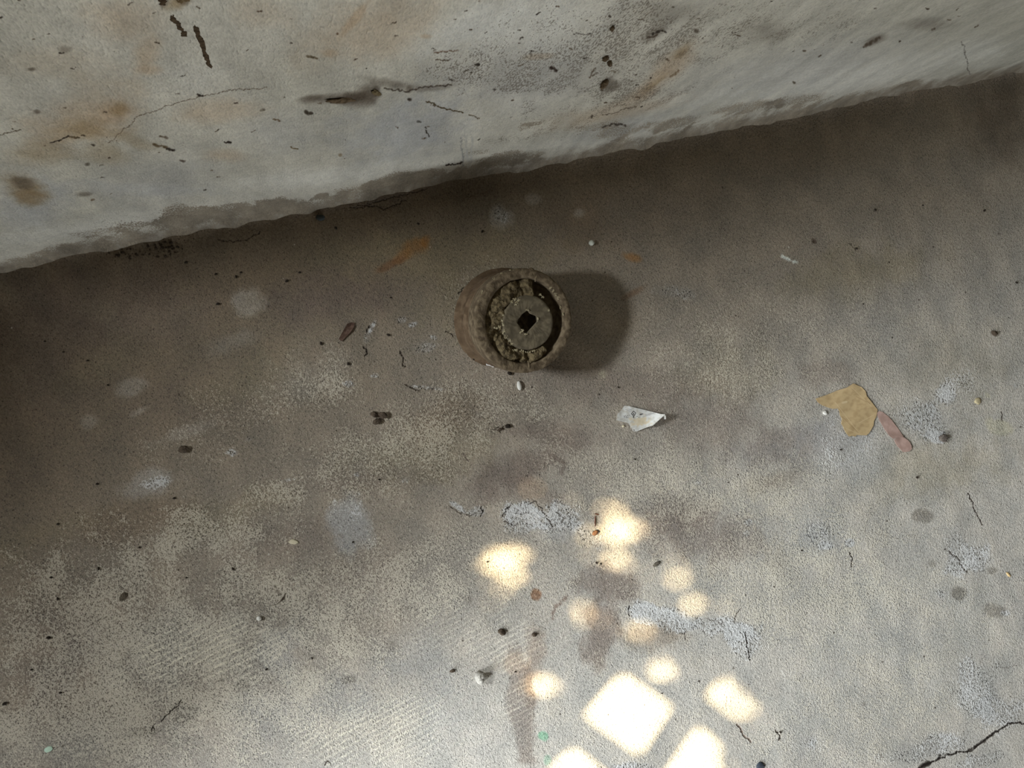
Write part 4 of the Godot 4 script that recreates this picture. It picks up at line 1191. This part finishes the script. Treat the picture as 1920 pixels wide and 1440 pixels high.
func build_debris() -> void:
	var black := plain(c8(44, 37, 30), 0.9)
	var earth := mottled(c8(66, 56, 46), c8(100, 88, 74), 60.0, 81, 0.1)
	var grey := mottled(c8(150, 146, 136), c8(196, 192, 182), 40.0, 82, 0.1)
	var white := plain(c8(218, 216, 206), 0.85)
	var cream := plain(c8(206, 196, 168), 0.85)
	lump("pebble", 973, 723, 4.5, 9, 0.8, 0, white, 1, "smooth white oval pebble just below the stump", "pebble", "", 0.08).rotation.y += 0.2
	lump("pebble", 1108, 456, 5.2, 5, 0.95, 0, plain(c8(196, 198, 184), 0.85), 2, "round pale pebble between the stump's shadow and the wall", "pebble", "", 0.12)
	lump("pebble", 486, 1158, 4.2, 4, 1.0, 0, white, 3, "tiny round white pebble with a dark shadow, lower left floor", "pebble", "", 0.12)
	lump("stone_chip", 900, 1268, 10, 10, 0.8, 20, grey, 4, "angular pale grey stone chip on the comb-marked floor", "stone", "", 0.5)
	lump("dirt_clod", 345, 842, 8, 6, 0.8, -10, earth, 5, "dark brown dirt clod lying alone on the left floor", "dirt clod")
	lump("dirt_clod", 702, 777, 7, 5, 0.9, 30, earth, 6, "left one of three dark crumbs clumped below the lime streak", "dirt clod", "", 0.4)
	lump("dirt_clod", 718, 778, 8, 6, 0.9, 10, earth, 7, "right one of three dark crumbs clumped below the lime streak", "dirt clod", "", 0.4)
	lump("dirt_clod", 707, 790, 7, 5, 0.9, -35, earth, 8, "lowest of three dark crumbs clumped below the lime streak", "dirt clod", "", 0.4)
	lump("dirt_clod", 940, 1184, 7.5, 5, 0.9, 45, earth, 9, "dark clod at the upper end of the combed reddish strip", "dirt clod", "", 0.35)
	lump("dirt_clod", 1001, 1189, 4.5, 3.6, 0.9, 0, earth, 10, "small dark crumb right of the combed reddish strip", "dirt clod")
	lump("dirt_clod", 848, 1257, 5, 3, 0.9, -10, earth, 11, "small grey crumb left of the pale stone chip", "dirt clod")
	lump("dirt_clod", 1766, 821, 8, 6, 0.7, 20, mottled(c8(74, 66, 58), c8(120, 112, 104), 60.0, 83), 12, "dark clod lodged in the white lime patch", "dirt clod", "", 0.5)
	lump("dirt_clod", 1862, 625, 6, 4, 0.7, 20, earth, 13, "dark crumb near the right edge of the floor", "dirt clod")
	lump("dirt_clod", 955, 700, 4.2, 3, 1.0, 20, black, 14, "black crumb at the lower foot of the stump", "dirt clod")
	lump("dirt_clod", 601, 409, 8, 5, 0.6, 0, plain(c8(60, 66, 66), 0.8), 15, "bluish black chip at the foot of the wall", "dirt clod", "", 0.3)
	lump("seed_husk", 231, 1118, 4, 8, 0.6, 30, mottled(c8(62, 54, 44), c8(112, 104, 88), 80.0, 84), 16, "dark pointed seed husk on the lower left floor", "seed husk", "", 0.1)
	lump("seed_husk", 1231, 1057, 8, 3.4, 0.6, -30, mottled(c8(52, 46, 40), c8(128, 122, 108), 80.0, 85), 17, "grey seed husk between the two upper sun patches", "seed husk", "", 0.2)
	lump("flake", 1546, 774, 5, 3.6, 0.5, 20, white, 18, "tiny white flake left of the tan cardboard", "flake", "", 0.3)
	lump("flake", 1220, 269, 8, 2.4, 0.5, -8, white, 19, "long white flake on the floor at the foot of the wall", "flake", "", 0.2)
	lump("flake", 1263, 255, 6, 1.5, 0.6, -8, white, 20, "thin white sliver against the foot of the wall", "flake", "", 0.2)
	lump("flake", 91, 1405, 6, 4, 0.3, -20, plain(c8(196, 222, 200), 0.7), 21, "pale green flake in the lower left corner", "flake", "", 0.2)
	lump("flake", 550, 1016, 8, 4, 0.3, 5, cream, 22, "cream flake on the speckled floor left of centre", "flake", "", 0.4)
	lump("flake", 1890, 1077, 5, 2, 0.5, 45, plain(c8(206, 178, 128), 0.8), 23, "straw-coloured flake near the right edge", "flake", "", 0.2)
	lump("flake", 1832, 752, 6, 5, 0.3, 0, plain(c8(178, 166, 132), 0.9), 24, "buff flake above the cream stain on the right", "flake", "", 0.3)
	lump("flake", 1425, 1436, 7, 6, 0.3, 0, plain(c8(58, 64, 72), 0.6), 25, "slate grey flake at the lower edge of the floor", "flake", "", 0.3)
	lump("grit_crumb", 1168, 799, 2.6, 2.4, 0.8, 0, cream, 27, "cream crumb under the left edge of the printed paper", "crumb")
	# dead insect: dark body, thin legs
	var bug := thing("dead_insect", on_floor(942, 803), "dead dark insect with thin legs on the floor below the stump", "insect")
	var kf := 0.00099
	var body := obj("abdomen", lump_mesh(Vector3(5.5, 3.6, 4.0) * kf, 31, 0.2), black, bug)
	body.position = on_floor(952, 799, 0.0035) - bug.position
	var th := obj("thorax", lump_mesh(Vector3(6.5, 2.2, 2.4) * kf, 32, 0.3), earth, bug)
	th.position = on_floor(938, 805, 0.0022) - bug.position
	th.rotation.y = 0.1
	for q in [[928, 806, 7.0, 0.1], [936, 809, 5.0, 0.9], [942, 801, 5.0, -0.7], [932, 802, 5.0, -0.3]]:
		var lg := obj("leg", lump_mesh(Vector3(q[2], 0.7, 0.7) * kf, 33, 0.15, 8, 6), earth, bug)
		lg.position = on_floor(q[0], q[1], 0.0012) - bug.position
		lg.rotation.y = -YAW - q[3]
	# leaf stalk with its bud beside the sun patch
	var stalk := thing("leaf_stalk", on_floor(1116, 985), "dry red-brown leaf stalk with a bud end, at the edge of the top sun patch", "leaf stalk")
	var sm := plain(c8(92, 54, 36), 0.8)
	for q in [["stem", 1116, 977, 1.1, 12.0, 0.0], ["twig", 1119, 964, 5.0, 1.2, -0.2]]:
		var o := obj(q[0], lump_mesh(Vector3(q[3], 1.2, q[4]) * kf, 34, 0.15, 8, 10), sm, stalk)
		o.position = on_floor(q[1], q[2], 0.002) - stalk.position
		o.rotation.y = -YAW + q[5]
	var bud := obj("bud", lump_mesh(Vector3(6.5, 4.5, 4.5) * kf, 35, 0.2), mottled(c8(92, 62, 44), c8(132, 98, 70), 50.0, 86), stalk)
	bud.position = on_floor(1116, 999, 0.004) - stalk.position
	bud.rotation.y = 0.3
	# curved dry stem
	var cs := thing("dry_stem", on_floor(520, 1128), "thin curved dry plant stem on the lower left floor", "plant stem")
	var path := [[500, 1136], [510, 1135.5], [519, 1132], [527, 1126], [532, 1120], [535, 1111]]
	var tube := grid(8, 30, func(u: float, v: float) -> Vector3:
		var t := v * 5.0
		var k := mini(4, int(t))
		var p := Vector2(path[k][0], path[k][1]).lerp(Vector2(path[k + 1][0], path[k + 1][1]), t - k)
		var c := on_floor(p.x, p.y)
		var a := u * TAU
		var w := 0.0004 + 0.0014 * exp(-pow((v - 0.72) / 0.1, 2.0))
		return Vector3(c.x + cos(a) * w * 0.7, floor_y(c.x, c.z) + 0.001 + sin(a) * w, c.z + cos(a) * w * 0.7) - cs.position)
	obj("stem", tube, plain(c8(70, 60, 50), 0.9), cs)
	# droppings that nothing tells apart
	var drop := lump_mesh(Vector3(1.0, 0.75, 0.62), 41, 0.3, 9, 6)
	var first: MeshInstance3D = null
	for q in [[630, 428, 6, 60], [784, 420, 5, 20], [538, 527, 6, -30], [409, 570, 6, -20], [733, 558, 4, 0], [349, 492, 6, -30], [562, 511, 5, -15], [405, 514, 5, -20], [443, 519, 5, 80], [452, 511, 5, -20], [904, 434, 5, -60], [203, 722, 4, 20], [183, 907, 5, 0], [327, 934, 5, 0], [602, 644, 6, 80], [653, 682, 6, 85], [728, 628, 6, 30], [1640, 394, 6, 60], [1730, 385, 4, 0], [1845, 395, 6, -50], [1159, 726, 4, 50], [711, 899, 4, 20], [1190, 861, 4, 30], [110, 982, 5, 0], [262, 1026, 4, 0], [97, 1082, 5, 0], [109, 1122, 5, 80], [185, 1066, 5, 85], [350, 1083, 4, 0], [60, 1255, 4, 0], [114, 1298, 5, 0], [92, 1195, 7, 10], [10, 1318, 7, -30], [437, 1066, 5, 80], [1503, 1032, 4, 0], [1118, 1055, 5, 60], [1126, 1057, 4, 70], [966, 1259, 4, 0], [1241, 1300, 3, 0], [1365, 905, 3, 0], [1718, 895, 6, 30], [1905, 530, 6, 20], [1606, 466, 5, 45], [914, 1053, 4, 0], [1462, 1372, 5, 60], [662, 1016, 4, -40], [1450, 1100, 3, 0], [500, 1254, 5, -20], [585, 1234, 4, 70], [1575, 843, 5, 0], [120, 660, 4, 0], [165, 676, 4, 0], [85, 640, 4, 0]]:
		var p := on_floor(q[0], q[1])
		var o: MeshInstance3D
		if first == null:
			o = obj("dirt_crumb", drop, black)
			tag(o, "tiny dark crumb of dirt on the bare concrete", "crumb", "tiny dark crumbs strewn over the floor")
			first = o
		else:
			o = first.duplicate()
			o.name = numbered("dirt_crumb")
			add_child(o, true)
		var k: float = q[2] * 0.00055
		o.basis = Basis(Vector3.UP, -YAW - deg_to_rad(q[3])).scaled_local(Vector3(k, k, k))
		o.position = Vector3(p.x, floor_y(p.x, p.z) + k * 0.6, p.z)
	# grit along the wall foot and by the stump
	first = null
	var r := RandomNumberGenerator.new()
	r.seed = 17
	var spots := []
	for i in 46:
		var x := r.randf_range(205, 352)
		spots.append([x, 466 - (x - 280) * 0.16 + r.randf_range(-10, 20), r.randf_range(1.6, 5.0)])
	for q in spots:
		var p := on_floor(q[0], q[1])
		if p.z < 0.008:
			continue
		var o: MeshInstance3D
		if first == null:
			o = obj("grit_crumb", lump_mesh(Vector3.ONE, 44, 0.5, 8, 6), earth)
			first = o
		else:
			o = first.duplicate()
			o.name = numbered("grit_crumb")
			add_child(o, true)
		tag(o, "dark grit crumb swept against the left foot of the wall", "crumb", "dark grit along the left foot of the wall")
		var k: float = q[2] * 0.0005
		o.basis = Basis.from_euler(Vector3(0, r.randf() * TAU, 0)).scaled_local(Vector3(k * r.randf_range(0.8, 1.4), k * 0.8, k))
		o.position = Vector3(p.x, floor_y(p.x, p.z) + k * 0.6, p.z)
	for q in [[886, 667, 3], [893, 665, 4], [897, 672, 4], [889, 673, 3], [903, 678, 3], [882, 658, 3], [899, 661, 2.5]]:
		var p := on_floor(q[0], q[1])
		var o: MeshInstance3D = first.duplicate()
		o.name = numbered("grit_crumb")
		add_child(o, true)
		o.material_override = black
		tag(o, "black grit crumb at the lower left foot of the stump", "crumb", "black grit at the stump's foot")
		var k: float = q[2] * 0.0008
		o.basis = Basis.from_euler(Vector3(0, q[0], 0)).scaled_local(Vector3(k * 1.2, k * 0.9, k))
		o.position = Vector3(p.x, floor_y(p.x, p.z) + k * 0.7, p.z)
	# mud on the wall
	var mud := mottled(c8(82, 69, 52), c8(118, 102, 80), 30.0, 87, 0.2)
	var dark_mud := mottled(c8(62, 51, 38), c8(92, 77, 58), 30.0, 90, 0.2)
	mud_run(Vector2(322, 34), Vector2(352, 79), 0.0030, dark_mud, 61, "short dark mud streak on the plaster, left of the long one")
	mud_run(Vector2(366, 50), Vector2(399, 138), 0.0031, dark_mud, 62, "long dark mud streak climbing the plaster at upper left")
	mud_run(Vector2(296, -8), Vector2(312, 20), 0.0032, dark_mud, 63, "dark mud streak cut off by the top edge")
	mud_run(Vector2(334, 12), Vector2(358, 6), 0.0032, mottled(c8(110, 92, 64), c8(140, 122, 92), 30.0, 88, 0.2), 64, "ochre mud smear near the top edge")
	wall_lump("mud_lump", 1133, 158, Vector3(0.0042, 0.012, 0.005), 0.0, mud, 71, "largest dark mud lump on the plaster right of centre", "mud lump")
	wall_lump("mud_lump", 1143, 118, Vector3(0.0032, 0.0055, 0.004), 0.3, mud, 72, "lower of two small mud lumps above the largest one", "mud lump")
	wall_lump("mud_lump", 1135, 108, Vector3(0.0030, 0.005, 0.004), -0.3, mud, 73, "upper of two small mud lumps above the largest one", "mud lump")
	wall_lump("mud_lump", 1149, 58, Vector3(0.0024, 0.0045, 0.003), 0.0, mud, 74, "topmost small mud lump in the row right of centre", "mud lump")
	wall_lump("mud_lump", 640, 188, Vector3(0.016, 0.006, 0.002), -0.25, mud, 75, "flat mud crust in the dark streak across the plaster", "mud lump")
	wall_lump("mud_lump", 705, 172, Vector3(0.004, 0.010, 0.002), 0.4, mottled(c8(104, 92, 66), c8(130, 116, 88), 30.0, 89, 0.2), 76, "ochre mud lump at the right end of the dark streak", "mud lump")
